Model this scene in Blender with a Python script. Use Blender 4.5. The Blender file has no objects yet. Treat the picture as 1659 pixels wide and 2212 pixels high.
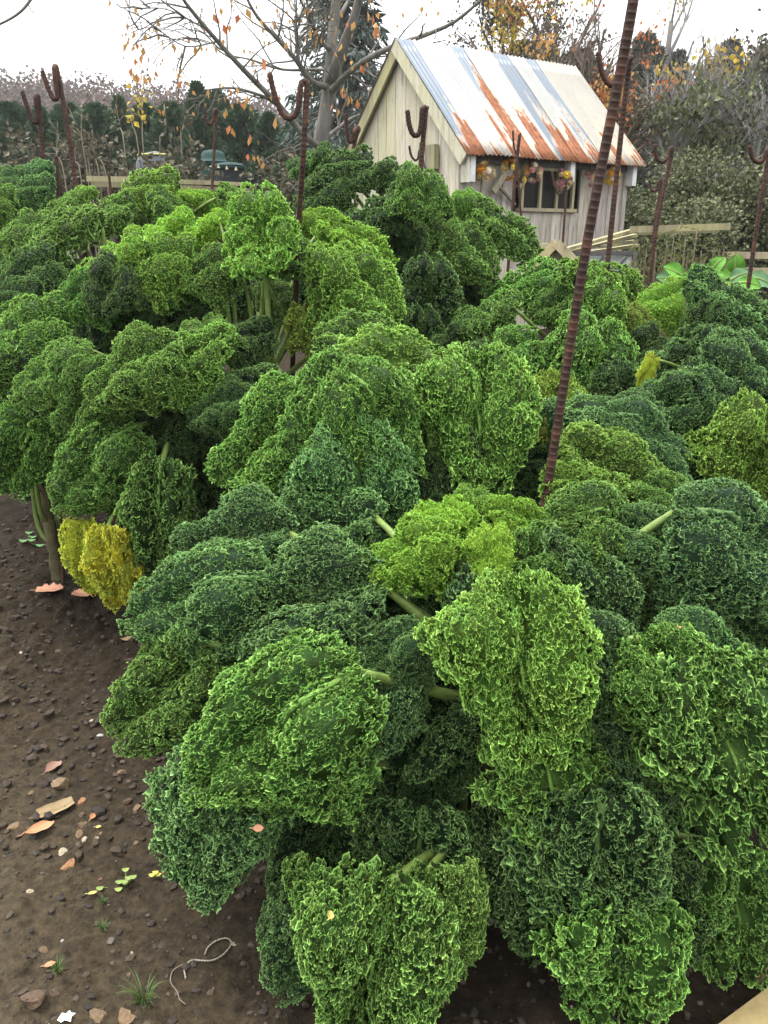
import bpy, math, random
import numpy as np
from mathutils import Vector, Matrix

# ------------------------------------------------------------------ camera, sky, sun
sc = bpy.context.scene
COL = sc.collection
R = math.radians
F, CX, CY, CAMH, PITCH = 1723.0, 829.5, 1106.0, 1.3, R(19.1)

cam_d = bpy.data.cameras.new('camera')
cam = bpy.data.objects.new('camera', cam_d)
COL.objects.link(cam)
cam.location = (0, 0, CAMH)
cam.rotation_euler = (R(90) - PITCH, 0, 0)
cam_d.sensor_fit = 'VERTICAL'
cam_d.sensor_height = 24
cam_d.angle = 2 * math.atan(CY / F)
cam_d.clip_end = 2000
cam_d.clip_start = 0.02
sc.camera = cam

world = bpy.data.worlds.new('World')
sc.world = world
world.use_nodes = True
wn, wl = world.node_tree.nodes, world.node_tree.links
wn.clear()
sky = wn.new('ShaderNodeTexSky')
sky.sky_type = 'NISHITA'
sky.sun_disc = False
sky.sun_elevation = R(70)
sky.sun_rotation = R(-72)
sky.dust_density = 3.0
bg1 = wn.new('ShaderNodeBackground'); bg1.inputs['Strength'].default_value = 0.05
wl.new(sky.outputs[0], bg1.inputs['Color'])
# closed cloud cover over the clear sky
bg2 = wn.new('ShaderNodeBackground'); bg2.inputs['Strength'].default_value = 1.0
tcw = wn.new('ShaderNodeTexCoord')
cn = wn.new('ShaderNodeTexNoise'); cn.inputs['Scale'].default_value = 2.2; cn.inputs['Detail'].default_value = 5
wl.new(tcw.outputs['Generated'], cn.inputs['Vector'])
cr = wn.new('ShaderNodeValToRGB')
cr.color_ramp.elements[0].position = 0.3; cr.color_ramp.elements[0].color = (0.92, 0.93, 0.95, 1)
cr.color_ramp.elements[1].position = 0.7; cr.color_ramp.elements[1].color = (1.05, 1.04, 1.02, 1)
wl.new(cn.outputs['Fac'], cr.inputs[0]); wl.new(cr.outputs[0], bg2.inputs['Color'])
sxyz = wn.new('ShaderNodeSeparateXYZ'); wl.new(tcw.outputs['Generated'], sxyz.inputs[0])
mcl = wn.new('ShaderNodeMapRange'); mcl.inputs[1].default_value = 0; mcl.inputs[2].default_value = 1; mcl.inputs[3].default_value = .44; mcl.inputs[4].default_value = 1.7
wl.new(sxyz.outputs['Z'], mcl.inputs[0]); wl.new(mcl.outputs[0], bg2.inputs['Strength'])
mxw = wn.new('ShaderNodeMixShader'); mxw.inputs[0].default_value = 0.9
wl.new(bg1.outputs[0], mxw.inputs[1]); wl.new(bg2.outputs[0], mxw.inputs[2])
wo = wn.new('ShaderNodeOutputWorld'); wl.new(mxw.outputs[0], wo.inputs[0])

sun_d = bpy.data.lights.new('sun', 'SUN')
sun_d.energy = 1.5
sun_d.angle = R(14)
sun_d.color = (1, 0.96, 0.9)
sun = bpy.data.objects.new('sun', sun_d)
COL.objects.link(sun)
sun.rotation_euler = (R(20), 0, R(-108))

sc.view_settings.view_transform = 'Standard'
sc.view_settings.look = 'None'
sc.view_settings.gamma = 1
sc.view_settings.use_curve_mapping = False
sc.view_settings.exposure = 1.65
sc.render.engine = 'CYCLES'
sc.cycles.max_bounces = 6
sc.cycles.diffuse_bounces = 2
sc.cycles.glossy_bounces = 2
sc.cycles.transmission_bounces = 3
sc.cycles.transparent_max_bounces = 6
sc.cycles.use_denoising = True
sc.cycles.volume_bounces = 1
HAZE = .0008

rng = np.random.default_rng(7)
random.seed(7)

# ------------------------------------------------------------------ helpers
def ray(px, py):
    u = (px - CX) / F; v = -(py - CY) / F
    return np.array([u, math.cos(PITCH) + v * math.sin(PITCH), -math.sin(PITCH) + v * math.cos(PITCH)])

def at(px, py, Y):
    r = ray(px, py)
    return np.array([0, 0, CAMH]) + r * (Y / r[1])

def depth(p):
    return p[1] * math.cos(PITCH) - (p[2] - CAMH) * math.sin(PITCH)

def gz(x, y):
    x = np.asarray(x, float); y = np.asarray(y, float)
    return np.clip(0.1 * (y - 3.0), 0, 2.2)

def link(o, parent=None):
    COL.objects.link(o)
    if parent is not None:
        o.parent = parent
    return o

def tag(o, label=None, cat=None, group=None, kind=None):
    if label: o['label'] = label
    if cat: o['category'] = cat
    if group: o['group'] = group
    if kind: o['kind'] = kind
    return o

def empty(name, loc=(0, 0, 0), rz=0.0, label=None, cat=None, group=None):
    o = bpy.data.objects.new(name, None)
    o.empty_display_size = 0.1
    o.location = [float(v) for v in loc]
    o.rotation_euler = (0, 0, rz)
    COL.objects.link(o)
    return tag(o, label, cat, group)

def mesh_np(name, V, Fc, mat, smooth=True, attrs=None):
    """V (n,3); Fc list of int arrays, each (m,3) or (m,4)"""
    me = bpy.data.meshes.new(name)
    V = np.asarray(V, np.float32)
    me.vertices.add(len(V)); me.vertices.foreach_set('co', V.ravel())
    Fc = [np.asarray(a, np.int32) for a in (Fc if isinstance(Fc, list) else [Fc]) if len(a)]
    loops = np.concatenate([a.ravel() for a in Fc])
    sizes = np.concatenate([np.full(len(a), a.shape[1], np.int32) for a in Fc])
    me.loops.add(len(loops)); me.loops.foreach_set('vertex_index', loops)
    me.polygons.add(len(sizes))
    me.polygons.foreach_set('loop_start', np.concatenate([[0], np.cumsum(sizes)[:-1]]).astype(np.int32))
    me.polygons.foreach_set('loop_total', sizes)
    me.polygons.foreach_set('use_smooth', np.full(len(sizes), bool(smooth)))
    for k, a in (attrs or {}).items():
        a = np.asarray(a, np.float32)
        at_ = me.attributes.new(k, 'FLOAT', 'POINT')
        at_.data.foreach_set('value', a.ravel())
    me.update(calc_edges=True)
    if mat is not None:
        me.materials.append(mat)
    return me

def obj(name, me, parent=None, loc=None, M=None, color=None):
    o = bpy.data.objects.new(name, me)
    link(o, parent)
    if M is not None: o.matrix_local = Matrix([list(map(float, r)) for r in M])
    if loc is not None: o.location = [float(v) for v in loc]
    if color is not None: o.color = (*color[:3], 1)
    return o

class MB:
    def __init__(s): s.V = []; s.Q = []; s.T = []; s.n = 0; s.A = []
    def add(s, V, Q=None, T=None, a=None):
        V = np.asarray(V, float)
        if Q is not None and len(Q): s.Q.append(np.asarray(Q) + s.n)
        if T is not None and len(T): s.T.append(np.asarray(T) + s.n)
        s.V.append(V); s.n += len(V)
        s.A.append(np.full(len(V), 0.0) if a is None else (np.full(len(V), a) if np.isscalar(a) else np.asarray(a)))
        return s
    def box(s, c, d, Rm=None, jit=0):
        b = np.array([[x, y, z] for x in (-.5, .5) for y in (-.5, .5) for z in (-.5, .5)]) * np.array(d)
        if jit: b = b + rng.normal(0, jit, b.shape)
        if Rm is not None: b = b @ np.asarray(Rm).T
        return s.add(b + np.array(c), Q=[[0, 1, 3, 2], [4, 6, 7, 5], [0, 4, 5, 1], [2, 3, 7, 6], [0, 2, 6, 4], [1, 5, 7, 3]])
    def beam(s, p, q, w, h, up=(0, 0, 1)):
        p = np.array(p, float); q = np.array(q, float); d = q - p; L = np.linalg.norm(d); d /= L
        sd = np.cross(d, up); sd /= np.linalg.norm(sd); u = np.cross(sd, d)
        return s.box((p + q) / 2, (L, w, h), np.stack([d, sd, u], 1))
    def tube(s, pts, rad, n=8, a=None, cap=True):
        pts = np.asarray(pts, float); m = len(pts)
        rad = np.full(m, rad) if np.isscalar(rad) else np.asarray(rad)
        t = np.gradient(pts, axis=0); t /= np.linalg.norm(t, axis=1)[:, None] + 1e-9
        ref = np.array([0.31, 0.17, 0.93]) if abs(t[0] @ np.array([0.31, 0.17, 0.93])) < .9 else np.array([1., 0, 0])
        u = np.cross(t[0], ref); u /= np.linalg.norm(u)
        U = []
        for i in range(m):
            u = u - t[i] * (u @ t[i]); u /= np.linalg.norm(u) + 1e-9; U.append(u)
        U = np.array(U); W = np.cross(t, U)
        th = np.arange(n) / n * 2 * math.pi
        V = pts[:, None] + rad[:, None, None] * (np.cos(th)[None, :, None] * U[:, None] + np.sin(th)[None, :, None] * W[:, None])
        V = V.reshape(-1, 3)
        i = np.arange(m - 1)[:, None] * n; j = np.arange(n)[None]; k = (j + 1) % n
        Q = np.stack([i + j, i + k, i + n + k, i + n + j], -1).reshape(-1, 4)
        T = []
        if cap:
            V = np.concatenate([V, pts[:1], pts[-1:]]); c0, c1 = m * n, m * n + 1
            jj = np.arange(n); kk = (jj + 1) % n
            T = np.concatenate([np.stack([np.full(n, c0), kk, jj], 1), np.stack([np.full(n, c1), (m - 1) * n + jj, (m - 1) * n + kk], 1)])
            if a is not None and not np.isscalar(a): a = np.concatenate([np.repeat(a, n), [a[0], a[-1]]])
        elif a is not None and not np.isscalar(a): a = np.repeat(a, n)
        return s.add(V, Q, T, a)
    def mesh(s, name, mat, smooth=True, attr=None):
        Fc = []
        if s.Q: Fc.append(np.concatenate(s.Q))
        if s.T: Fc.append(np.concatenate(s.T))
        return mesh_np(name, np.concatenate(s.V), Fc, mat, smooth, {attr: np.concatenate(s.A)} if attr else None)

def bez(p0, p1, p2, p3, n=9):
    t = np.linspace(0, 1, n)[:, None]
    return (1 - t) ** 3 * p0 + 3 * (1 - t) ** 2 * t * p1 + 3 * (1 - t) * t * t * p2 + t ** 3 * p3

def catmull(pts, per=6):
    P = np.asarray(pts, float); P = np.vstack([2 * P[0] - P[1], P, 2 * P[-1] - P[-2]])
    out = []
    for i in range(1, len(P) - 2):
        for t in np.arange(per) / per:
            out.append(0.5 * ((2 * P[i]) + (-P[i - 1] + P[i + 1]) * t + (2 * P[i - 1] - 5 * P[i] + 4 * P[i + 1] - P[i + 2]) * t * t + (-P[i - 1] + 3 * P[i] - 3 * P[i + 1] + P[i + 2]) * t ** 3))
    out.append(P[-2])
    return np.array(out)

def hash3(i, j, k, s=0):
    h = (i.astype(np.int64) * 374761393 + j.astype(np.int64) * 668265263 + k.astype(np.int64) * 2147483647 + s * 1274126177) & 0xffffffff
    h = ((h ^ (h >> 13)) * 1274126177) & 0xffffffff
    h = (h ^ (h >> 16)) & 0xffffff
    return h / float(0xffffff)

def vnoise(p, s=0):
    p = np.asarray(p, float)
    i = np.floor(p).astype(np.int64); f = p - i; f = f * f * (3 - 2 * f)
    r = 0
    for dx in (0, 1):
        for dy in (0, 1):
            for dz in (0, 1):
                w = (f[..., 0] if dx else 1 - f[..., 0]) * (f[..., 1] if dy else 1 - f[..., 1]) * (f[..., 2] if dz else 1 - f[..., 2])
                r = r + w * hash3(i[..., 0] + dx, i[..., 1] + dy, i[..., 2] + dz, s)
    return r * 2 - 1

def fbm(p, o=4, s=0):
    r = 0; a = 1
    for k in range(o):
        r = r + a * vnoise(np.asarray(p) * 2 ** k + 17.3 * k, s + k); a *= .5
    return r

# ------------------------------------------------------------------ materials
def mat(name):
    m = bpy.data.materials.new(name); m.use_nodes = True
    n, l = m.node_tree.nodes, m.node_tree.links
    b = n['Principled BSDF']
    return m, n, l, b

def ramp(n, stops):
    r = n.new('ShaderNodeValToRGB'); e = r.color_ramp.elements
    while len(e) < len(stops): e.new(0.5)
    for i, (p, c) in enumerate(stops):
        e[i].position = p; e[i].color = (*c, 1)
    return r

def noise_node(n, l, scale, detail=4, vec=None, rough=.6, kind='Object', stretch=None):
    t = n.new('ShaderNodeTexCoord'); x = n.new('ShaderNodeTexNoise')
    x.inputs['Scale'].default_value = scale; x.inputs['Detail'].default_value = detail; x.inputs['Roughness'].default_value = rough
    if stretch:
        mp = n.new('ShaderNodeMapping'); mp.inputs['Scale'].default_value = stretch
        l.new(t.outputs[kind], mp.inputs[0]); l.new(mp.outputs[0], x.inputs['Vector'])
    else:
        l.new(t.outputs[kind], x.inputs['Vector'])
    return x

def simple_mat(name, stops, scale=8, rough=.8, bump=.2, bscale=40, detail=5, stretch=None, spec=.3, bdist=.01):
    m, n, l, b = mat(name)
    x = noise_node(n, l, scale, detail, stretch=stretch); r = ramp(n, stops)
    l.new(x.outputs['Fac'], r.inputs[0]); l.new(r.outputs[0], b.inputs['Base Color'])
    b.inputs['Roughness'].default_value = rough; b.inputs['Specular IOR Level'].default_value = spec
    if bump:
        y = noise_node(n, l, bscale, 5, stretch=stretch); bp = n.new('ShaderNodeBump'); bp.inputs['Strength'].default_value = bump; bp.inputs['Distance'].default_value = bdist
        l.new(y.outputs['Fac'], bp.inputs['Height']); l.new(bp.outputs[0], b.inputs['Normal'])
    return m

def mixrgb(n, l, fac, a, b, mode='MIX'):
    x = n.new('ShaderNodeMix'); x.data_type = 'RGBA'; x.blend_type = mode
    for sock, v in ((x.inputs[0], fac), (x.inputs[6], a), (x.inputs[7], b)):
        if hasattr(v, 'is_linked') or isinstance(v, bpy.types.NodeSocket): l.new(v, sock)
        elif isinstance(v, (int, float)): sock.default_value = v
        else: sock.default_value = (*v[:3], 1)
    return x.outputs[2]

def leaf_mat(name, gloss=.45, trans=.24, edge_add=(.32, .46, .15), dark=.15):
    m, n, l, b = mat(name)
    oi = n.new('ShaderNodeObjectInfo')
    at_ = n.new('ShaderNodeAttribute'); at_.attribute_name = 'edge'
    x = noise_node(n, l, 9, 3)
    # noise patches towards yellow/blue-green
    hs = n.new('ShaderNodeHueSaturation')
    mr = n.new('ShaderNodeMapRange'); mr.inputs[1].default_value = .3; mr.inputs[2].default_value = .7; mr.inputs[3].default_value = .485; mr.inputs[4].default_value = .52
    l.new(x.outputs['Fac'], mr.inputs[0]); l.new(mr.outputs[0], hs.inputs['Hue'])
    l.new(oi.outputs['Color'], hs.inputs['Color'])
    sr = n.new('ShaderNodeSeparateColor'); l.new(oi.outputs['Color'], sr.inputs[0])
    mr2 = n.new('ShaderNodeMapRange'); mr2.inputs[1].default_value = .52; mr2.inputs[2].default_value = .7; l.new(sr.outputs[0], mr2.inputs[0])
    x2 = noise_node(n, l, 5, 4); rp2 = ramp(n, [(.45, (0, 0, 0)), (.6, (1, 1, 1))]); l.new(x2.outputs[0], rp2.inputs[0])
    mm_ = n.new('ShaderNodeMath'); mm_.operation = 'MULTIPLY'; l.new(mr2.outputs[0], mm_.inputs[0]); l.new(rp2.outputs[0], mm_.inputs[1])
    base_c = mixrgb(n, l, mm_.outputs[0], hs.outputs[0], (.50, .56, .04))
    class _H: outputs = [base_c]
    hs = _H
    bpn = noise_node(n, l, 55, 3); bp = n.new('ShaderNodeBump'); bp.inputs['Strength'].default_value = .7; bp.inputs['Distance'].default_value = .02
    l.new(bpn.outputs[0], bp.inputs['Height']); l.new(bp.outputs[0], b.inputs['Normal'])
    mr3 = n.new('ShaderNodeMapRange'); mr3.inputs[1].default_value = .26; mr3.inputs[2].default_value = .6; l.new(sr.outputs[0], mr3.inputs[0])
    dk = mixrgb(n, l, mr3.outputs[0], (dark, dark, dark * 1.05), (.62, .62, .62))  # pucker centres darkened by colour, deepening the shade between frills
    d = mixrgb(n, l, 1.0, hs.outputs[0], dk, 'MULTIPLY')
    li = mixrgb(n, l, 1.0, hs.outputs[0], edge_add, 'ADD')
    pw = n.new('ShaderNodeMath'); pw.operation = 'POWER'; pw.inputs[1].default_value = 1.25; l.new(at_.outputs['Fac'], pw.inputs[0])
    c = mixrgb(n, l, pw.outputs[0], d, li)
    l.new(c, b.inputs['Base Color'])
    b.inputs['Roughness'].default_value = gloss
    b.inputs['Specular IOR Level'].default_value = .28
    tr = n.new('ShaderNodeBsdfTranslucent'); l.new(c, tr.inputs['Color'])
    ms = n.new('ShaderNodeMixShader'); ms.inputs[0].default_value = trans
    l.new(b.outputs[0], ms.inputs[1]); l.new(tr.outputs[0], ms.inputs[2])
    l.new(ms.outputs[0], n['Material Output'].inputs[0])
    return m

M_KALE = leaf_mat('curly_kale_leaf')
M_PETIOLE = simple_mat('kale_petiole', [(.3, (.08, .13, .025)), (.7, (.17, .24, .06))], 14, .5, .15, 60, stretch=(1, 1, .3))
M_STEM = simple_mat('kale_stem', [(.3, (.045, .040, .018)), (.7, (.12, .105, .05))], 25, .85, .6, 50)
# ------------------------------------------------------------------ curly kale leaves
def tuft(r, k, amp, deep):
    """one ruffled pucker of leaf margin: a toothed cup whose rim meanders in k waves"""
    n = 16; th = np.arange(n) / n * 2 * math.pi; ph, ph2, ph3 = r.uniform(0, 6.28, 3)
    V = [[0, 0, 0]]; E = [0.0]
    for ri, rr in enumerate((.42, .84, 1.0)):
        wave = np.sin(k * th + ph)
        rad = rr * (1 + .18 * np.sin(2 * th + ph2) + amp * rr * wave + .10 * rr * np.sin(5 * th + ph3))
        if ri == 2:
            rad = rad * (1.04 + np.where(np.arange(n) % 2, .11, -.11) * r.uniform(.2, 1.5, n))
        z = deep * [.18, .72, 1.0][ri] + .42 * rr ** 2 * np.sin((k - 1) * th + ph2) + .22 * rr ** 3 * np.sin((k + 3) * th + ph3)
        if ri == 2: z = z + r.normal(0, .06, n)
        tw = .22 * rr * np.cos(k * th + ph)
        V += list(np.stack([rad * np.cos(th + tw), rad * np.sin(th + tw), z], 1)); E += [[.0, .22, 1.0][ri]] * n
    V = np.array(V)
    j = np.arange(n); k2 = (j + 1) % n
    T = [np.stack([np.zeros(n, int), 1 + j, 1 + k2], 1)]
    for a in (0, 1):
        b0 = 1 + a * n; c0 = 1 + (a + 1) * n
        T += [np.stack([b0 + j, c0 + j, c0 + k2], 1), np.stack([b0 + j, c0 + k2, b0 + k2], 1)]
    return V, np.concatenate(T), np.array(E)

def blade_surface(s, t, w, arch, curl, lobes, groove, seed, lobe_amp):
    x = s - .5
    hw = w * np.sin(math.pi * np.clip(s * .96 + .035, 0, 1) ** .82) ** .55
    hw = hw * (1 + .17 * np.sin(2 * math.pi * lobes * s + seed + 1.9 * (t > 0)) * np.abs(t) + .10 * np.sin(2 * math.pi * (2 * lobes + 1) * s + seed * 2 + 2.3 * (t > 0)) * np.abs(t) ** 2)
    th = t * curl
    rad = hw / max(math.sin(min(curl, 1.45)), .6)
    y = rad * np.sin(th)
    z = -rad * (1 - np.cos(th)) * .85
    # pinnate lobes puffing out like a cauliflower
    ph = seed * 1.7
    lb = np.zeros_like(s)
    rl = np.random.default_rng(seed + 500)
    aa = rl.permutation(lobes * 2)
    for q in range(lobes * 2):
        cs = (q // 2 + .5 + rl.uniform(-.25, .25)) / lobes; ct = (-1 if q % 2 else 1) * rl.uniform(.30, .62)
        d2 = ((s - cs) * 2.1) ** 2 + ((t - ct) * 1.25) ** 2
        lb = np.maximum(lb, np.sqrt(np.clip(1 - d2 / (.52 ** 2), 0, None)) * rl.uniform(.75, 1.2))
        ct2 = np.sign(ct) * rl.uniform(.85, 1.1)
        d2 = ((s - cs - .06) * 2.1) ** 2 + ((t - ct2) * 1.25) ** 2
        lb = np.maximum(lb, np.sqrt(np.clip(1 - d2 / (.42 ** 2), 0, None)) * rl.uniform(.7, 1.1))
    lb = (lb - .5) * lobe_amp * 2
    nz = np.cos(th); ny = np.sin(th)
    nn = vnoise(np.stack([s * 3.1, t * 1.9, np.full_like(s, seed)], -1), seed) * lobe_amp * .9
    y = y + ny * (lb + nn); z = z + nz * (lb + nn)
    z = z - groove * np.exp(-(t / .13) ** 2) * np.sin(math.pi * np.clip(s, 0, 1))
    # arch along the midrib: the tip turns over and under
    a = arch * (s - .15)
    cxr = 1.0 / max(arch, .01)
    zz = z
    X = (cxr + zz) * np.sin(a) ; Z = (cxr + zz) * np.cos(a)
    x0 = (cxr) * math.sin(arch * .35); z0 = cxr * math.cos(arch * .35)
    return np.stack([X - x0, y, Z - z0 + .12], -1)

def make_blade(seed, w=.42, arch=1.1, curl=1.7, lobes=4, groove=.09, nt=820, ts=.058, lobe_amp=.05, ruff=1.0, bare=0.0, flat=False, curd=.046):
    r = np.random.default_rng(seed)
    ns, ntt = (64, 64) if flat else (30, 30)
    S, Tt = np.meshgrid(np.linspace(0, 1, ns), np.linspace(-1, 1, ntt), indexing='ij')
    args = (w, arch, curl, lobes, groove, seed, lobe_amp)
    Vg = blade_surface(S, Tt, *args)
    Gn = np.cross(np.gradient(Vg, axis=0), np.gradient(Vg, axis=1)); Gn /= np.linalg.norm(Gn, axis=2)[..., None] + 1e-9
    Vb = (Vg - Gn * (.004 if flat else .042)).reshape(-1, 3)
    i = np.arange(ns - 1)[:, None] * ntt; j = np.arange(ntt - 1)[None]
    Qb = np.stack([i + j, i + ntt + j, i + ntt + j + 1, i + j + 1], -1).reshape(-1, 4)
    # veins: pale midrib and side ribs as attribute on the bare blade
    tt = np.abs(Tt); vein = np.exp(-(tt / .045) ** 2)
    if flat:
        side_v = np.exp(-((((S * 5.5 - tt * 1.3) % 1) - .5) / .07) ** 2) * (tt > .03) * (1 - .55 * tt)
        vein = np.maximum(np.exp(-(tt / .035) ** 2) * 2.2, side_v * 1.5)
        Vb = Vb + (Gn * (.012 * vnoise(np.stack([S * 9, Tt * 7, S * 0 + seed], -1), 2) - .006 * np.clip(vein, 0, 1) + .05 * (tt ** 6) * np.sin(S * 38)[...])[..., None]).reshape(-1, 3)
    eb = (.0 + .28 * vein + (.22 if flat else 0)).reshape(-1)
    # scatter puckers, even-ish in area (best candidate rejection)
    cand = r.random((nt * 7, 2)); s = cand[:, 0] * 1.0; t = cand[:, 1] * 2 - 1
    P = blade_surface(s, t, *args)
    e = 1e-3
    Ps = blade_surface(s + e, t, *args); Pt = blade_surface(s, t + e, *args)
    N = np.cross(Ps - P, Pt - P); area = np.linalg.norm(N, axis=1); N /= area[:, None] + 1e-12
    area /= area.max()
    keep = r.random(len(s)) < np.clip(area * 1.6, 0.05, 1)
    if flat: keep &= (np.abs(t) > .86 - .5 * (s > .9)) | (s > .94)
    if bare > 0:
        keep &= (np.abs(t) > bare * (1 - s * .8)) | (r.random(len(s)) < .12)
    s, t, P, N = s[keep], t[keep], P[keep], N[keep]
    cell = ts * .64; taken = {}; idx = []
    for q in range(len(P)):
        c = tuple(np.floor(P[q] / cell).astype(int)); ok = True
        for dx in (-1, 0, 1):
            for dy in (-1, 0, 1):
                for dz in (-1, 0, 1):
                    for o_ in taken.get((c[0] + dx, c[1] + dy, c[2] + dz), ()):
                        if ((P[q] - P[o_]) ** 2).sum() < cell * cell * .8: ok = False; break
        if ok:
            taken.setdefault(c, []).append(q); idx.append(q)
            if len(idx) >= nt: break
    if curd:
        # curds: the puckers gather into rounded heads with deep seams between
        cc = P[r.integers(0, len(P), 62)]; dd = np.sqrt(((P[:, None] - cc[None]) ** 2).sum(-1)).min(1)
        P = P + N * (curd * (np.sqrt(np.clip(1 - (dd / .11) ** 2, 0, 1)) - .55))[:, None]
    idx = np.array(idx); P = P[idx]; N = N[idx]; m = len(idx); t = t[idx]; s = s[idx]
    N = N * np.sign(N[:, 2:3] * np.cos(t * curl)[:, None] + 1e-6) if False else N
    V = [Vb]; T = []; E = [eb]; n0 = len(Vb)
    var = [tuft(r, int(r.integers(3, 5)), r.uniform(.28, .45) * ruff, r.uniform(.45, 1.0)) for _ in range(14)]
    which = r.integers(0, len(var), m)
    tilt = N + r.normal(0, .42, (m, 3)); tilt /= np.linalg.norm(tilt, axis=1)[:, None]
    rx = r.normal(0, 1, (m, 3)); X = np.cross(tilt, rx); X /= np.linalg.norm(X, axis=1)[:, None]; Yv = np.cross(tilt, X)
    sz = ts * np.clip(np.exp(r.normal(-.06, .27, m)), .5, 1.9) * (.85 + .5 * np.abs(t) ** 1.5)
    lift = ts * (r.uniform(0, 1, m) ** 1.3 * 1.15 - .25)
    for v in range(len(var)):
        sel = np.where(which == v)[0]
        if not len(sel): continue
        tv, tf, te = var[v]
        W = P[sel][:, None] + N[sel][:, None] * lift[sel][:, None, None] + sz[sel][:, None, None] * (
            tv[None, :, 0:1] * X[sel][:, None] + tv[None, :, 1:2] * Yv[sel][:, None] + tv[None, :, 2:3] * tilt[sel][:, None])
        k = len(tv)
        V.append(W.reshape(-1, 3)); T.append((tf[None] + (n0 + np.arange(len(sel)) * k)[:, None, None]).reshape(-1, 3))
        jitter = r.uniform(.75, 1.15, len(sel))
        E.append((te[None] * jitter[:, None]).ravel()); n0 += k * len(sel)
    # midrib ridge on top and beneath
    sl = np.linspace(0, .85, 12); mid = blade_surface(sl, np.zeros(12), *args) + np.array([0, 0, -.004])
    mb = MB(); mb.tube(mid, np.linspace(.026, .006, 12), 6)
    V.append(mb.V[0]); Q2 = mb.Q[0] + n0; T2 = mb.T[0] + n0; E.append(np.full(len(mb.V[0]), .45))
    V = np.concatenate(V)
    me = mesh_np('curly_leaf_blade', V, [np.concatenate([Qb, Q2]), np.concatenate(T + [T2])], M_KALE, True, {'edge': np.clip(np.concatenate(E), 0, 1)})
    base = blade_surface(np.array([0.02]), np.array([0.0]), *args)[0]
    b2 = blade_surface(np.array([0.1]), np.array([0.0]), *args)[0]
    ext = np.percentile(V, 99.5, axis=0) - np.percentile(V, .5, axis=0); mid_ = (np.percentile(V, 99.5, axis=0) + np.percentile(V, .5, axis=0)) / 2
    return me, base, (b2 - base) / np.linalg.norm(b2 - base), ext, mid_
#--KALE-PROTOS
PROTO = {
    'dome':  [make_blade(11, .44, 1.0, 1.75, 4, .07, 2900, .0235, .15), make_blade(12, .40, 1.25, 1.6, 3, .12, 2800, .0235, .16)],
    'fine':  [make_blade(14, .45, .95, 1.75, 4, .07, 5200, .0180, .13), make_blade(15, .43, 1.15, 1.65, 3, .09, 5000, .0180, .14), make_blade(16, .47, .9, 1.8, 4, .05, 5200, .0180, .12)],
    'slim':  [make_blade(21, .24, .9, 1.6, 5, .06, 2400, .021, .11), make_blade(22, .27, 1.1, 1.6, 4, .06, 2400, .021, .12)],
    'long':  [make_blade(23, .38, .8, 1.5, 4, .09, 4000, .0195, .12, bare=.06)],
    'heart': [make_blade(31, .42, 1.3, 1.7, 3, .04, 2400, .025, .12)],
    'loose': [make_blade(41, .40, .9, 1.35, 4, .05, 2600, .0235, .13, ruff=1.1, bare=.12), make_blade(42, .43, .6, 1.2, 3, .03, 2200, .026, .11, ruff=1.15, bare=.20)],
}
TINT = {   # base leaf colours: mature blue-green, mid green, bright heart, yellowing, yellow; d paints in the shade of leaves down in the gaps
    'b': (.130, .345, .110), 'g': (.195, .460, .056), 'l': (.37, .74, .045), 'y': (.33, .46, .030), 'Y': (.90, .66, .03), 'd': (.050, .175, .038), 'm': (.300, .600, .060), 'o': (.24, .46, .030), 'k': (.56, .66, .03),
}
# every plant: foot of the stem (x, y), height of its heart, lean
PLANTS = {}
plant_defs = [
    ('A', (1030, 1900, None), .66, 'curly kale nearest the camera with its foot in the dark gap at bottom centre'),
    ('B', (430, 1150, None), .80, 'curly kale left of centre with big domed leaves above a yellowing one'),
    ('C', (850, 1010, 2.55), .78, 'curly kale in the middle of the bed, just left of the leaning steel bar'),
    ('D', (1330, 1020, 2.3), .66, 'blue-green curly kale at the foot of the tallest rusty bar, right of it'),
    ('E', (125, 1252, None), .74, 'curly kale at the left edge with a bare knobbly stem beside two fallen leaves'),
    ('G', (512, 770, 2.85), .92, 'tall kale with thick pale stalks fanning out behind the second rusty hook bar'),
    ('H', (1580, 860, 2.75), .88, 'kale by the right edge below the broad flat leaves'),
    ('I', (1240, 760, 3.2), .90, 'kale behind the leaning bar, below the pointed timber gable'),
    ('K', (890, 640, 3.85), 1.38, 'tallest kale in front of the shed gable, wound round a hooked bar'),
    ('N', (200, 620, 3.4), 1.20, 'kale with lime topped leaves behind the big left domes'),
    ('O', (330, 520, 4.4), 1.32, 'rear kale below the low timber rail, left of the green hooked bar'),
    ('Q', (50, 500, 4.6), 1.38, 'rearmost kale in the upper left corner of the bed'),
    ('S', (1640, 1120, 2.05), .60, 'kale at the right edge with a yellow-green outer leaf'),
]
for pid, (px, py, Y), kz, lab in plant_defs:
    if Y is None:
        r_ = ray(px, py); tpar = -CAMH / r_[2]; foot = np.array([0, 0, CAMH]) + r_ * tpar
        for _ in range(4):
            tpar = (float(gz(foot[0], foot[1])) - CAMH) / r_[2]; foot = np.array([0, 0, CAMH]) + r_ * tpar
    else:
        foot = at(px, py, Y)
    foot[2] = float(gz(foot[0], foot[1]))
    e_ = empty('kale_plant', foot, 0, lab, 'kale plant', 'curly kale plants in the bed')
    PLANTS[pid] = dict(foot=foot, kz=kz, e=e_, n=0)

def petiole(base, bdir, att, r0, r1):
    d = np.linalg.norm(base - att)
    out = base - att; out[2] = 0; out /= np.linalg.norm(out) + 1e-6
    return bez(att, att + (out * .9 + np.array([0, 0, .25])) * d * .3, base - (bdir * .35 + (base - att) / d * .65) * d * .3 - np.array([0, 0, .02]), base, 9)

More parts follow.
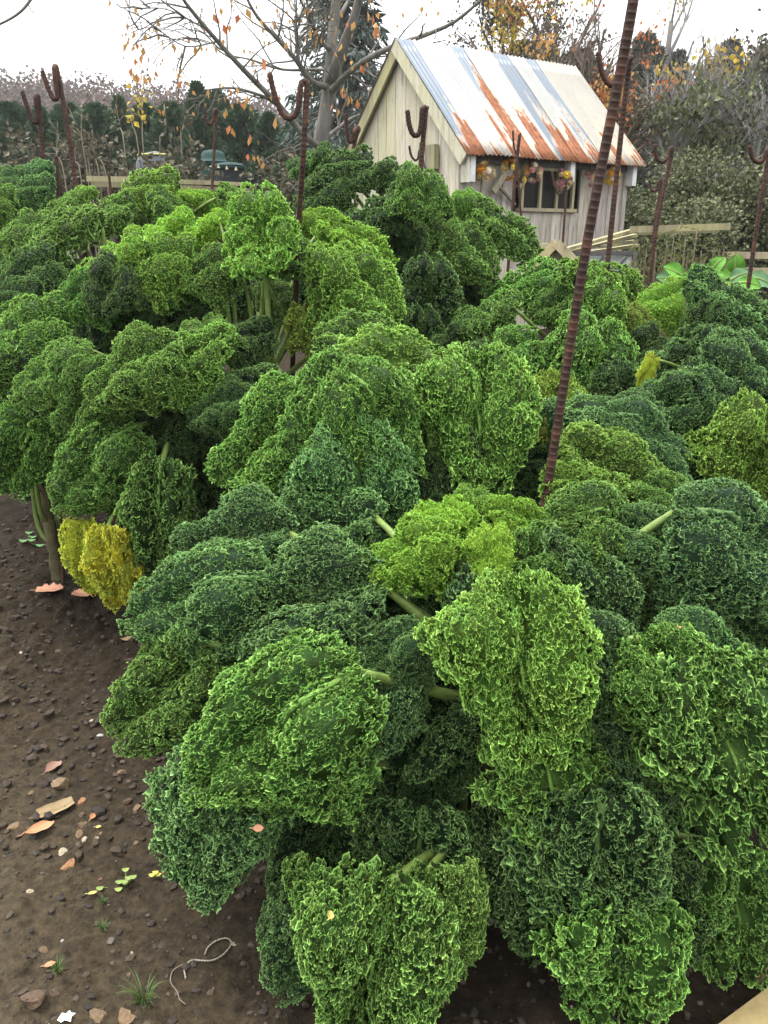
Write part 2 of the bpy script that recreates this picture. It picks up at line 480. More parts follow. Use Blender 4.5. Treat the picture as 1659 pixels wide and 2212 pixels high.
def add_leaf(pid, C, tip, up, L, W, kind, tint, label=None, hz=None, stalk=True, vi=None):
    pl = PLANTS[pid]
    protos = PROTO[kind]
    if kind == 'dome' and pid in 'ACBD' and L > .15 and W > .6 * L: protos = PROTO['fine']
    elif W < .68 * L and kind == 'dome': protos = PROTO['slim']
    me, base, bdir, ext, mid_ = protos[pl['n'] % len(protos) if vi is None else vi]
    pl['n'] += 1
    x = np.array(tip, float); x /= np.linalg.norm(x)
    y = np.cross(up, x); y /= np.linalg.norm(y); n = np.cross(x, y)
    A = np.stack([x, y, n], 1)
    sx = L / ext[0]; sy = min(max(W / ext[1], sx * .72), sx * 1.3)
    S = A * np.array([sx, sy, math.sqrt(sx * sy) * (1.15 if kind in ('dome', 'heart') else 1.0)])
    M = np.eye(4); M[:3, :3] = S; M[:3, 3] = np.array(C) - pl['foot'] - S @ mid_
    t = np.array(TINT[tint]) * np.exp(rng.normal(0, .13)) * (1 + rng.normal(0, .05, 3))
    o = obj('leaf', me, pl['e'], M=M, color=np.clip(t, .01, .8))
    if label: o['label'] = label
    if stalk:
        b = S @ base + M[:3, 3]; bd = S @ bdir; bd /= np.linalg.norm(bd)
        z = min(pl['kz'] * rng.uniform(.76, .93), max(b[2] - .16, .10))
        if tint == 'd': z = max(.10, min(z, b[2] - .34))
        lean = pl.get('lean', (0, 0))
        a = np.array([rng.normal(0, .008), rng.normal(0, .008), z])
        pts = petiole(b, bd, a, 0, 0)
        mb = MB(); rr = (.0065 + .008 * min(L, .4) / .4) * (.95 if pid == 'G' else .9)
        # written in the leaf's own space so that the stalk is its child
        Mi = np.linalg.inv(M)
        mb.tube(pts, np.linspace(rr * 1.15, rr * .62, 9), 8)
        V = mb.V[0] @ Mi[:3, :3].T + Mi[:3, 3]; mb.V[0] = V
        obj('stalk', mb.mesh('stalk', M_PETIOLE), o)
    return o

def L_(pid, x, y, Lp, Wp, ang, Y, tint='g', kind='dome', D=30, label=None, **kw):
    C = at(x, y, Y); k = depth(C) / F
    a = R(ang); v = math.sin(a); c = math.cos(a); Dr = R(D)
    tip = np.array([c, -v * math.cos(Dr), -v * math.sin(Dr) - .12])
    up = np.array([0, -math.sin(Dr), math.cos(Dr)]) + rng.normal(0, .08, 3)
    return add_leaf(pid, C, tip, up, Lp * k * 1.0, Wp * k * 1.0, kind, tint, label, **kw)

LEAVES = [
 # --- plant A, nearest
 ('A', 500, 1165, 270, 220, 182, 1.62, 'b', 'dome', 36), ('A', 680, 1150, 290, 240, 192, 1.66, 'b', 'dome', 36), ('A', 430, 1300, 320, 290, 172, 1.42, 'b', 'dome', 36), ('A', 650, 1300, 360, 290, 172, 1.38, 'b', 'dome', 36), ('A', 355, 1500, 290, 270, 140, 1.32, 'g', 'dome', 45),
 ('A', 600, 1575, 430, 360, 150, 1.15, 'g', 'dome', 40), ('A', 770, 1530, 260, 280, 120, 1.22, 'b', 'dome', 36), ('A', 450, 1790, 330, 300, 112, 1.14, 'b', 'long', 62),
 ('A', 885, 1195, 220, 140, 172, 1.40, 'l', 'heart'), ('A', 955, 1115, 150, 120, 215, 1.50, 'l', 'heart'), ('A', 1058, 1195, 130, 120, 95, 1.36, 'l', 'heart'),
 ('A', 1120, 1125, 150, 90, 0, 1.48, 'l', 'heart'), ('A', 1025, 1085, 130, 100, 275, 1.56, 'l', 'heart'),
 ('A', 1190, 1190, 230, 200, 165, 1.38, 'g'), ('A', 1320, 1150, 270, 220, 350, 1.44, 'g'), ('A', 1420, 1195, 220, 210, 25, 1.40, 'b'), ('A', 1290, 1250, 260, 150, 60, 1.34, 'b'), ('A', 1595, 1190, 320, 290, 22, 1.36, 'b'), ('D', 1455, 1100, 170, 150, 30, 1.66, 'g'),
 ('A', 1110, 1445, 400, 380, 84, 1.10, 'm', 'dome', 48), ('A', 1175, 1700, 300, 290, 78, 1.08, 'g', 'loose', 66),
 ('A', 1320, 1440, 260, 250, 20, 1.17, 'b'), ('A', 1455, 1510, 300, 270, 55, 1.11, 'g', 'dome', 45), ('A', 1400, 1620, 250, 230, 80, 1.12, 'b', 'dome', 55), ('A', 1530, 1420, 240, 210, 10, 1.18, 'b'), ('A', 1590, 1640, 470, 300, 72, 1.04, 'g', 'loose', 60),
 ('A', 1290, 1900, 430, 360, 88, 1.02, 'd', 'long', 72), ('A', 1340, 2090, 330, 320, 84, .98, 'g', 'loose', 76),
 ('A', 790, 2075, 420, 390, 104, 1.00, 'g', 'dome', 68), ('A', 900, 1880, 300, 300, 98, 1.16, 'd', 'long', 68), ('A', 690, 1810, 300, 260, 120, 1.34, 'd', 'dome', 60),
 ('A', 880, 1580, 260, 220, 110, 1.42, 'd', 'dome', 55), ('A', 940, 1690, 240, 200, 90, 1.40, 'd', 'dome', 60), ('A', 820, 1700, 260, 220, 110, 1.36, 'd', 'dome', 60), ('A', 1010, 1560, 180, 160, 90, 1.40, 'd', 'dome', 55),  # dark leaves added behind, their colour blackening the gaps
 ('K', 960, 705, 150, 120, 60, 3.4, 'd', 'dome', 55), ('K', 900, 745, 140, 120, 100, 3.1, 'd', 'dome', 55), ('I', 990, 760, 150, 120, 150, 3.0, 'd'), ('K', 1040, 620, 120, 100, 30, 3.6, 'd'), ('H', 1380, 760, 120, 110, 150, 2.75, 'd'),

 ('A', 965, 1290, 220, 150, 100, 1.48, 'b', 'loose'), ('A', 1030, 1275, 170, 120, 60, 1.5, 'd', 'loose'),

 ('A', 930, 1640, 230, 190, 100, 1.29, 'd', 'dome', 58), ('A', 880, 1760, 220, 200, 100, 1.27, 'd', 'loose', 62),
 ('G', 455, 590, 140, 110, 175, 2.86, 'g', 'dome', 30), ('G', 520, 735, 150, 90, 170, 2.70, 'd', 'loose', 40), ('G', 600, 650, 110, 90, 60, 3.0, 'g', 'loose', 45),
 ('A', 660, 2040, 260, 210, 120, 1.06, 'b', 'dome', 68), ('A', 935, 1990, 260, 200, 80, 1.04, 'g', 'dome', 68), ('A', 1440, 1960, 280, 230, 70, 1.06, 'd', 'dome', 70), ('A', 1180, 1960, 240, 200, 110, 1.10, 'd', 'dome', 70),
 ('A', 1600, 1985, 320, 190, 86, 1.06, 'g', 'loose', 74), ('A', 1060, 1345, 260, 170, 80, 1.30, 'b', 'loose'), ('A', 840, 1420, 190, 200, 150, 1.26, 'b'),
 ('A', 760, 1330, 240, 160, 165, 1.40, 'd', 'loose'), ('A', 1450, 1360, 280, 160, 20, 1.42, 'd'), ('A', 1230, 1810, 300, 220, 80, 1.28, 'd', 'long', 60),
 ('A', 1500, 1850, 300, 220, 70, 1.30, 'd', 'long', 66), ('A', 1640, 1400, 260, 220, 40, 1.40, 'd'), ('A', 640, 1420, 300, 160, 170, 1.45, 'd', 'loose'),
 # --- plant C, middle
 ('C', 590, 950, 300, 270, 145, 1.96, 'g'), ('C', 700, 900, 260, 250, 120, 1.88, 'g', 'dome', 45), ('C', 810, 920, 280, 250, 50, 1.84, 'g', 'dome', 45), ('C', 770, 1060, 300, 250, 66, 1.76, 'b', 'dome', 52),
 ('C', 850, 790, 260, 150, 350, 2.25, 'm', 'loose'), ('C', 655, 1085, 190, 120, 150, 1.74, 'b', 'loose'), ('C', 1020, 905, 320, 240, 86, 1.92, 'm', 'dome', 40),
 ('C', 1030, 1040, 220, 180, 90, 1.86, 'd', 'loose', 55), ('C', 790, 740, 220, 130, 350, 2.55, 'g', 'loose'), ('C', 525, 835, 170, 90, 185, 2.40, 'd', 'loose'),
 ('C', 870, 1000, 200, 180, 70, 1.9, 'd'), ('C', 930, 850, 150, 130, 40, 2.15, 'g', 'loose'), ('C', 480, 880, 150, 140, 170, 2.2, 'd'),
 # --- plant D, right of the long bar
 ('D', 1320, 1015, 260, 170, 12, 1.76, 'm'), ('D', 1390, 950, 190, 190, 25, 1.88, 'b'), ('D', 1290, 905, 230, 110, 345, 1.98, 'b', 'loose'),
 ('D', 1262, 1070, 190, 90, 5, 1.68, 'm', 'heart'), ('D', 1190, 900, 150, 130, 210, 2.20, 'y', 'loose'), ('D', 1440, 1040, 130, 120, 70, 1.80, 'b', 'loose', 55),
 ('D', 1150, 1000, 150, 110, 180, 1.95, 'd', 'loose'), ('D', 1380, 880, 130, 100, 320, 2.1, 'b', 'loose'),
 # --- plant H and S, right edge
 ('H', 1575, 670, 210, 130, 20, 2.70, 'b'), ('H', 1610, 790, 190, 150, 30, 2.36, 'b'), ('H', 1475, 770, 160, 120, 165, 2.55, 'b'), ('H', 1445, 875, 170, 130, 170, 2.22, 'b'), ('H', 1570, 870, 170, 130, 20, 2.22, 'b'),
 ('H', 1440, 650, 120, 110, 190, 2.95, 'm'), ('H', 1520, 720, 120, 110, 110, 2.6, 'd'), ('H', 1400, 800, 70, 30, 125, 2.42, 'k', 'dome', 50),
 ('H', 1510, 620, 130, 80, 300, 3.0, 'g'), ('H', 1640, 900, 150, 120, 60, 2.3, 'd'), ('S', 1625, 985, 230, 190, 110, 1.98, 'o', 'dome', 50), ('S', 1500, 950, 180, 170, 150, 2.2, 'd'),
 # --- plant I, behind the bar
 ('I', 1275, 700, 170, 140, 120, 2.78, 'm'), ('I', 1290, 800, 220, 160, 85, 2.66, 'g', 'dome', 50), ('I', 1170, 810, 150, 130, 140, 2.7, 'g'), ('I', 1085, 765, 170, 130, 170, 2.75, 'g', 'loose'),
 ('I', 1150, 620, 200, 120, 190, 3.25, 'g'), ('I', 1310, 615, 210, 90, 8, 3.10, 'm'), ('I', 1375, 685, 110, 100, 30, 2.85, 'y', 'loose'), ('I', 1200, 880, 180, 130, 110, 2.5, 'y', 'loose'),
 ('I', 1050, 680, 140, 130, 200, 3.0, 'g'), ('I', 1210, 660, 130, 100, 170, 3.05, 'g'), ('I', 1350, 860, 150, 130, 60, 2.5, 'd'), ('I', 1010, 800, 130, 110, 160, 2.75, 'd'),
 # --- plant K, tall, before the shed
 ('K', 665, 348, 100, 80, 190, 4.05, 'd'), ('K', 725, 385, 170, 95, 178, 3.95, 'd'), ('K', 800, 378, 110, 80, 200, 3.9, 'd'), ('K', 915, 420, 130, 140, 80, 3.34, 'g', 'dome', 28),
 ('K', 812, 455, 150, 110, 172, 3.50, 'd'), ('K', 1025, 445, 100, 75, 0, 3.7, 'g'), ('K', 1090, 505, 165, 110, 22, 3.45, 'g'), ('K', 1010, 540, 160, 130, 40, 3.35, 'g', 'dome', 30),
 ('K', 925, 650, 160, 140, 95, 3.15, 'd', 'dome', 60), ('K', 870, 540, 130, 120, 120, 3.6, 'd', 'dome', 60), ('K', 960, 470, 110, 90, 30, 3.75, 'd'), ('K', 860, 390, 110, 70, 230, 3.85, 'd'),
 ('K', 950, 600, 130, 110, 70, 3.5, 'd', 'dome', 60), ('K', 700, 420, 130, 90, 160, 3.9, 'd'),
 # --- plant G, the one with fanned stalks
 ('G', 560, 505, 190, 165, 85, 2.72, 'm', 'dome', 26), ('G', 780, 615, 215, 180, 40, 2.78, 'm', 'dome', 30), ('G', 765, 530, 180, 80, 15, 3.05, 'l'), ('G', 695, 485, 90, 70, 20, 3.3, 'l'),
 ('G', 430, 495, 120, 100, 200, 3.15, 'l'), ('G', 625, 545, 130, 110, 40, 2.9, 'g', 'dome', 30), ('G', 400, 600, 150, 90, 170, 3.0, 'g', 'loose'),
 ('G', 470, 640, 150, 120, 170, 3.25, 'd', 'loose', 50), ('G', 630, 660, 150, 120, 40, 3.25, 'd', 'loose', 55), ('G', 720, 640, 150, 130, 20, 3.2, 'd'), ('G', 560, 670, 130, 110, 90, 3.35, 'd', 'loose', 60), ('G', 400, 690, 150, 110, 160, 3.1, 'd'), ('N', 200, 690, 170, 120, 100, 3.0, 'd', 'loose'), ('N', 30, 570, 140, 110, 170, 3.6, 'd'), ('N', 310, 660, 130, 110, 60, 3.1, 'd'),
 ('G', 680, 720, 150, 110, 60, 2.8, 'y', 'loose', 50), ('G', 830, 700, 100, 130, 60, 2.85, 'd', 'dome', 60),
 # --- plant N and rear rows on the left
 ('N', 240, 565, 160, 140, 170, 2.92, 'm'), ('N', 340, 575, 160, 130, 186, 2.9, 'm'), ('N', 350, 495, 130, 90, 190, 3.2, 'l'), ('N', 180, 640, 130, 110, 150, 2.82, 'g'), ('N', 135, 510, 190, 120, 170, 3.35, 'g'),
 ('N', 45, 510, 130, 110, 190, 3.5, 'g'), ('N', 230, 480, 120, 80, 200, 3.6, 'g'), ('N', 60, 610, 160, 120, 150, 3.1, 'd'), ('N', 350, 600, 150, 110, 40, 2.9, 'g'), ('N', 240, 620, 140, 120, 100, 2.8, 'd'),
 ('O', 300, 432, 180, 90, 185, 4.1, 'm'), ('O', 165, 432, 100, 60, 190, 4.4, 'm'), ('O', 440, 435, 100, 60, 0, 4.0, 'l'), ('O', 370, 455, 120, 70, 30, 3.9, 'g'), ('O', 240, 470, 120, 70, 160, 3.9, 'g'), ('O', 520, 440, 110, 70, 10, 3.8, 'g'),
 ('Q', 60, 425, 120, 75, 185, 4.4, 'b'), ('Q', 70, 378, 110, 60, 200, 4.9, 'b'), ('Q', 10, 400, 90, 70, 180, 4.7, 'b'), ('Q', 120, 470, 110, 70, 150, 4.2, 'g'), ('Q', -20, 450, 110, 80, 180, 4.2, 'g'),
 # --- plant B
 ('B', 290, 800, 220, 210, 150, 2.24, 'g'), ('B', 400, 780, 220, 190, 180, 2.30, 'm'), ('B', 120, 815, 190, 150, 150, 2.38, 'g'), ('B', 190, 860, 190, 140, 130, 2.30, 'g', 'dome', 50), ('B', 445, 720, 150, 120, 250, 2.5, 'g'),
 ('B', 212, 1010, 240, 240, 138, 2.22, 'g', 'dome', 52), ('B', 335, 960, 190, 190, 110, 2.36, 'd', 'dome', 50), ('B', 340, 1120, 260, 150, 94, 2.12, 'g', 'dome', 72, 'drooping green leaf turning yellow at its edges'),
 ('B', 188, 1205, 170, 95, 95, 2.16, 'k', 'dome', 78, 'small lime yellow leaf hanging near the soil'), ('B', 242, 1225, 190, 90, 84, 2.10, 'Y', 'dome', 78, 'bright yellow dying leaf touching the soil'),
 ('B', 440, 1010, 180, 130, 70, 2.45, 'd', 'loose', 55), ('B', 460, 830, 150, 120, 30, 2.4, 'd', 'loose'), ('B', 400, 880, 190, 120, 60, 2.4, 'd', 'loose'), ('B', 260, 890, 180, 130, 140, 2.45, 'd'),
 # --- plant E, left edge
 ('E', 55, 730, 200, 160, 170, 2.75, 'g'), ('E', 50, 870, 180, 160, 120, 2.62, 'd', 'dome', 50), ('E', 45, 980, 180, 150, 110, 2.55, 'g', 'dome', 60), ('E', -40, 800, 200, 160, 180, 2.7, 'g'),
 ('E', 130, 920, 130, 120, 60, 2.7, 'd', 'dome', 50), ('E', 100, 680, 170, 110, 300, 3.0, 'g'), ('E', 20, 650, 150, 90, 200, 3.0, 'd'),
]
for t in LEAVES:
    t = list(t)
    while len(t) < 10: t.append([None, None, None, None, None, None, None, 'g', 'dome', 30][len(t)] if len(t) < 10 else None)
    L_(*t[:10], label=t[10] if len(t) > 10 else None)

# leaves of the inner whorls, further down each stem
ga = 2.39996
for pid, pl in PLANTS.items():
    f = pl['foot']
    nfill = {'A': 7, 'E': 3}.get(pid, 11)
    for i in range(nfill):
        az = i * ga + hash(pid) % 1 + ord(pid) * .7
        hgt = pl['kz'] * (1 - .62 * i / nfill) - .10
        reach = (.17 + .16 * i / nfill) * (1.0 if pid != 'A' else .75)
        if pid == 'E': hgt = pl['kz'] - .12 - .03 * i; reach = .15
        o = np.array([math.cos(az), math.sin(az), 0.])
        c = f + o * reach + np.array([0, 0, hgt - .04 - .1 * i / nfill])
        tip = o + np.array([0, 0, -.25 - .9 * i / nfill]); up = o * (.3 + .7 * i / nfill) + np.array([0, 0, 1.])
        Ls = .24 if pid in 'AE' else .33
        add_leaf(pid, c, tip, up, Ls * rng.uniform(.8, 1.05), Ls * .75, 'loose', 'd')  # darkest tint paints in the shade low on the stem
    # stem with leaf scars
    pts = catmull([[rng.normal(0, .009), rng.normal(0, .009), z] for z in np.linspace(-.03, pl['kz'], 7)], 5)
    h = np.linspace(0, 1, len(pts))
    rad = (.026 - .012 * h) * (1 + .10 * np.sin(h * 60) + .05 * rng.normal(size=len(h)))
    mb = MB(); mb.tube(pts, rad, 12)
    for i in range(26):
        z = rng.uniform(.05, .8) * pl['kz']; a = i * ga; rr = .026 - .012 * z / pl['kz']
        o = np.array([math.cos(a), math.sin(a), 0])
        mb.tube([o * rr * .8 + [0, 0, z], o * (rr + .007) + [0, 0, z + .006]], [.008, .005], 6)
    obj('stem', mb.mesh('stem', M_STEM), pl['e'])
#--KALE-END

# ------------------------------------------------------------------ ground and hill
def graded(lo, hi, step, far_lo, far_hi, grow=1.16):
    a = list(np.arange(lo, hi, step)); d = step; v = hi
    while v < far_hi: a.append(v); d *= grow; v += d
    a.append(far_hi); d = step; v = lo - step; b = []
    while v > far_lo: b.append(v); d *= grow; v -= d
    b.append(far_lo)
    return np.array(b[::-1] + a)

HILL_PX = [(-900, 215), (-400, 190), (0, 182), (100, 186), (180, 182), (234, 196), (259, 207), (310, 190), (374, 202), (482, 222), (560, 238), (700, 262), (1000, 290), (1700, 300), (2600, 300)]
HX = np.array([at(a, b, 150.)[0] for a, b in HILL_PX]); HZ = np.array([at(a, b, 150.)[2] for a, b in HILL_PX])
def hill_z(x, y):
    t = np.clip((y - 70) / 80., 0, 1); t = t * t * (3 - 2 * t)
    back = np.clip((y - 150) / 300., 0, 1)
    return t * (np.interp(x, HX, HZ) - 7.5 - 2.2) * (1 - .3 * back)

def soil_z(x, y):
    p = np.stack([x, y, np.zeros_like(x)], -1)
    near = np.clip((5 - y) / 2, 0, 1) * np.clip((3 - np.abs(x)) / 1, 0, 1)
    z = .022 * fbm(p * 4, 3, 1) + .009 * np.abs(fbm(p * 22, 3, 5)) * 1.2 + .0055 * fbm(p * 60, 2, 9)
    loose = np.clip(.35 + fbm(p * 1.6, 2, 12) * .8 + (y - 1.5) * .35, .12, 1.0)    # trodden flat towards the path, crumbly by the plants
    cl = np.clip(fbm(p * 30, 2, 3) + .2, 0, 1) * .020 * loose
    return near * (z * (.5 + .5 * loose) + cl)

gx = graded(-1.75, 1.35, .0118, -700, 700); gy = graded(.45, 3.6, .0118, -60, 900)
X, Y = np.meshgrid(gx, gy, indexing='ij')
Z = gz(X, Y) + soil_z(X, Y) + hill_z(X, Y)
i = np.arange(len(gx) - 1)[:, None] * len(gy); j = np.arange(len(gy) - 1)[None]
Q = np.stack([i + j, i + len(gy) + j, i + len(gy) + j + 1, i + j + 1], -1).reshape(-1, 4)

m, n, l, b = mat('soil')
x1 = noise_node(n, l, 1.1, 3); x2 = noise_node(n, l, 45, 6, rough=.7); x3 = noise_node(n, l, 160, 4)
r1 = ramp(n, [(.36, (.0045, .0030, .0016)), (.64, (.020, .0140, .0078))])
r2 = ramp(n, [(.3, (.35, .33, .32)), (.5, (1, 1, 1)), (.72, (1.9, 1.8, 1.65))])
l.new(x1.outputs[0], r1.inputs[0]); l.new(x2.outputs[0], r2.inputs[0])
c = mixrgb(n, l, 1.0, r1.outputs[0], r2.outputs[0], 'MULTIPLY')
r3 = ramp(n, [(.66, (0, 0, 0)), (.76, (1, 1, 1))]); l.new(x3.outputs[0], r3.inputs[0])
c = mixrgb(n, l, r3.outputs[0], c, (.045, .032, .02))
# drier, paler trodden soil towards the path, and grass beyond the beds
geo = n.new('ShaderNodeNewGeometry'); sp = n.new('ShaderNodeSeparateXYZ'); l.new(geo.outputs['Position'], sp.inputs[0])
dy = n.new('ShaderNodeMath'); dy.operation = 'MULTIPLY_ADD'; dy.inputs[1].default_value = 1.6; l.new(x1.outputs[0], dy.inputs[0]); l.new(sp.outputs['Y'], dy.inputs[2])
dx = n.new('ShaderNodeMath'); dx.operation = 'MULTIPLY_ADD'; dx.inputs[1].default_value = 1.3; l.new(sp.outputs['X'], dx.inputs[0]); l.new(dy.outputs[0], dx.inputs[2])
md = n.new('ShaderNodeMapRange'); md.inputs[1].default_value = 2.1; md.inputs[2].default_value = 1.0; l.new(dx.outputs[0], md.inputs[0])
dryc = mixrgb(n, l, 1.0, (.048, .037, .023), r2.outputs[0], 'MULTIPLY'); c = mixrgb(n, l, md.outputs[0], c, dryc)
mrg = n.new('ShaderNodeMapRange'); mrg.inputs[1].default_value = 8.5; mrg.inputs[2].default_value = 10; l.new(sp.outputs['Y'], mrg.inputs[0])
c = mixrgb(n, l, mrg.outputs[0], c, (.05, .075, .025))
mrh = n.new('ShaderNodeMapRange'); mrh.inputs[1].default_value = 60; mrh.inputs[2].default_value = 100; l.new(sp.outputs['Y'], mrh.inputs[0]); c = mixrgb(n, l, mrh.outputs[0], c, (.05, .018, .012))
l.new(c, b.inputs['Base Color']); b.inputs['Roughness'].default_value = .9; b.inputs['Specular IOR Level'].default_value = .15
bp = n.new('ShaderNodeBump'); bp.inputs['Strength'].default_value = 1.0; bp.inputs['Distance'].default_value = .014
l.new(x2.outputs[0], bp.inputs['Height']); l.new(bp.outputs[0], b.inputs['Normal'])
M_SOIL = m
g = obj('ground', mesh_np('ground', np.stack([X, Y, Z], -1).reshape(-1, 3), Q, M_SOIL)); tag(g, 'dark crumbly garden soil of the kale bed', kind='structure')

def GP(px, py, dz=0.0):
    """the point of the soil seen at a pixel"""
    r_ = ray(px, py); t = -CAMH / r_[2]
    for _ in range(8):
        p = np.array([0, 0, CAMH]) + r_ * t
        t = (float(gz(p[0], p[1])) + float(soil_z(np.array([p[0]]), np.array([p[1]]))[0]) - CAMH) / r_[2]
    p = np.array([0, 0, CAMH]) + r_ * t; p[2] += dz
    return p
def szp(p): return depth(p) / F

# ------------------------------------------------------------------ foliage and tree makers
def fol_mat(name, cols, trans=.25, rough=.6):
    m, n, l, b = mat(name)
    x = noise_node(n, l, 2.2, 3); at_ = n.new('ShaderNodeAttribute'); at_.attribute_name = 'rnd'
    ad = n.new('ShaderNodeMath'); ad.operation = 'MULTIPLY_ADD'; ad.inputs[1].default_value = .55; l.new(x.outputs[0], ad.inputs[0])
    sc_ = n.new('ShaderNodeMath'); sc_.operation = 'MULTIPLY'; sc_.inputs[1].default_value = .5; l.new(at_.outputs['Fac'], sc_.inputs[0]); l.new(sc_.outputs[0], ad.inputs[2])
    r = ramp(n, [(.2 + .65 * i / max(1, len(cols) - 1), c) for i, c in enumerate(cols)])
    l.new(ad.outputs[0], r.inputs[0]); l.new(r.outputs[0], b.inputs['Base Color']); b.inputs['Roughness'].default_value = rough
    b.inputs['Specular IOR Level'].default_value = .25
    tr = n.new('ShaderNodeBsdfTranslucent'); l.new(r.outputs[0], tr.inputs['Color'])
    ms = n.new('ShaderNodeMixShader'); ms.inputs[0].default_value = trans
    l.new(b.outputs[0], ms.inputs[1]); l.new(tr.outputs[0], ms.inputs[2]); l.new(ms.outputs[0], n['Material Output'].inputs[0])
    return m

def leaf_cards(P, size, aspect=.6, dirs=None, name='foliage', mat_=None, fold=.25, seed=1, droop=0.0):
    """many small folded leaves: two quads each, joined along the midrib"""
    r = np.random.default_rng(seed); m = len(P)
    d = r.normal(0, 1, (m, 3)) if dirs is None else dirs + r.normal(0, .35, (m, 3))
    d[:, 2] -= droop; d /= np.linalg.norm(d, axis=1)[:, None]
    q = r.normal(0, 1, (m, 3)); w = np.cross(d, q); w /= np.linalg.norm(w, axis=1)[:, None]; nn = np.cross(d, w)
    s = (size * r.uniform(.6, 1.35, m))[:, None]
    a = P; t = P + d * s
    mid = P + d * s * .45
    e1 = mid + w * s * aspect * .5 + nn * s * fold * aspect; e2 = mid - w * s * aspect * .5 + nn * s * fold * aspect
    V = np.stack([a, e1, t, e2], 1).reshape(-1, 3)
    k = np.arange(m)[:, None] * 4
    T = np.concatenate([k + [0, 1, 2], k + [0, 2, 3]])
    return mesh_np(name, V, T, mat_, False, {'rnd': np.repeat(r.random(m), 4)})

def grow(mb, p, d, L, r0, lvl, tips, rr, wander=.25, up=.1, kids=(4, 4, 3, 3), ang=.8, shrink=.55, n=5, sides=(8, 6, 4, 3, 3), depth_=0):
    pts = [np.array(p, float)]; d = np.array(d, float); d /= np.linalg.norm(d)
    for k in range(n):
        d = d + rr.normal(0, wander / n * 1.6, 3) + np.array([0, 0, up / n]); d /= np.linalg.norm(d)
        pts.append(pts[-1] + d * L / n)
    rad = np.linspace(r0, r0 * (.42 if lvl else .3), n + 1)
    mb.tube(pts, rad, sides[min(depth_, len(sides) - 1)], cap=False)
    if lvl == 0:
        tips.append((pts[-1], d)); tips.append((pts[n // 2], d)); return
    for c in range(kids[min(depth_, len(kids) - 1)]):
        f = rr.uniform(.3, 1.0) if depth_ else rr.uniform(.28, .98)
        q = f * n; a = int(min(q, n - 1)); pp = pts[a] + (pts[a + 1] - pts[a]) * (q - a)
        dd = pts[a + 1] - pts[a]; dd /= np.linalg.norm(dd)
        s = np.cross(dd, rr.normal(0, 1, 3)); s /= np.linalg.norm(s)
        nd = dd * math.cos(ang) + s * math.sin(ang) * rr.uniform(.7, 1.2)
        grow(mb, pp, nd, L * shrink * rr.uniform(.7, 1.2) * (1.15 - .4 * f), r0 * (1 - .6 * f) * .55, lvl - 1, tips, rr, wander, up, kids, ang, shrink, n, sides, depth_ + 1)

M_BARK = simple_mat('grey_bark', [(.3, (.055, .05, .045)), (.7, (.17, .16, .145))], 6, .9, .5, 30, stretch=(1, 1, .3))
M_TWIG = simple_mat('twigs', [(.3, (.07, .055, .045)), (.7, (.17, .13, .11))], 3, .9, 0)
M_TWIG_GREY = simple_mat('grey_twigs', [(.3, (.13, .125, .125)), (.7, (.27, .26, .25))], 3, .9, 0)
M_CON = fol_mat('hedge_conifer_foliage', [(.02, .045, .028), (.045, .085, .045), (.085, .13, .065)], .1)
M_CON2 = fol_mat('blue_grey_spruce_needles', [(.04, .06, .052), (.08, .105, .09), (.13, .155, .135)], .1)
M_CON3 = fol_mat('dull_olive_conifer_foliage', [(.05, .06, .05), (.09, .10, .085), (.14, .145, .125)], .1)
M_ORANGE = fol_mat('orange_leaves', [(.36, .11, .045), (.42, .17, .06), (.36, .085, .045)], .3)
M_YELLOW = fol_mat('yellow_leaves', [(.36, .25, .04), (.46, .34, .05), (.28, .27, .06)], .3)
M_AMBER = fol_mat('amber_leaves', [(.36, .19, .06), (.44, .26, .08)], .3)
M_BRAMBLE = fol_mat('brown_scrub_leaves', [(.035, .035, .02), (.075, .07, .042), (.13, .115, .08)], .2)
M_SHRUB = fol_mat('grey_green_shrub_leaves', [(.03, .042, .018), (.07, .085, .035), (.12, .135, .065), (.20, .20, .11)], .2)
M_FERN = fol_mat('olive_feathery_foliage', [(.06, .07, .02), (.11, .125, .04), (.17, .17, .06)], .3)
M_RUSTWOOD = fol_mat('autumn_hill_canopy', [(.026, .008, .005), (.052, .015, .008), (.07, .025, .012)], .1)
M_DRY = simple_mat('dry_straw', [(.3, (.12, .10, .07)), (.7, (.24, .20, .145))], 8, .8, 0)

# ------------------------------------------------------------------ far wooded hill
r_ = np.random.default_rng(50)
cx_ = []
for k in range(620):
    x = r_.uniform(-85, 30); y = r_.uniform(100, 165)
    cx_.append((x, y, float(gz(x, y)) + float(hill_z(x, y)), r_.uniform(2.0, 4.2)))
P = []
for x, y, z, s in cx_:
    m_ = 210; u = r_.normal(0, 1, (m_, 3)); u /= np.linalg.norm(u, axis=1)[:, None]; u[:, 2] = np.abs(u[:, 2])
    h = s * r_.uniform(1.5, 1.9)
    P.append(np.array([x, y, z + h * .35]) + u * np.array([s, s, h]) * r_.uniform(.7, 1.0, (m_, 1)))
me = leaf_cards(np.concatenate(P), .5, .9, None, 'woodland', M_RUSTWOOD, seed=3)
o = obj('hill_woodland', me); tag(o, 'far rust brown autumn wood covering the hill behind the hedge', kind='stuff')

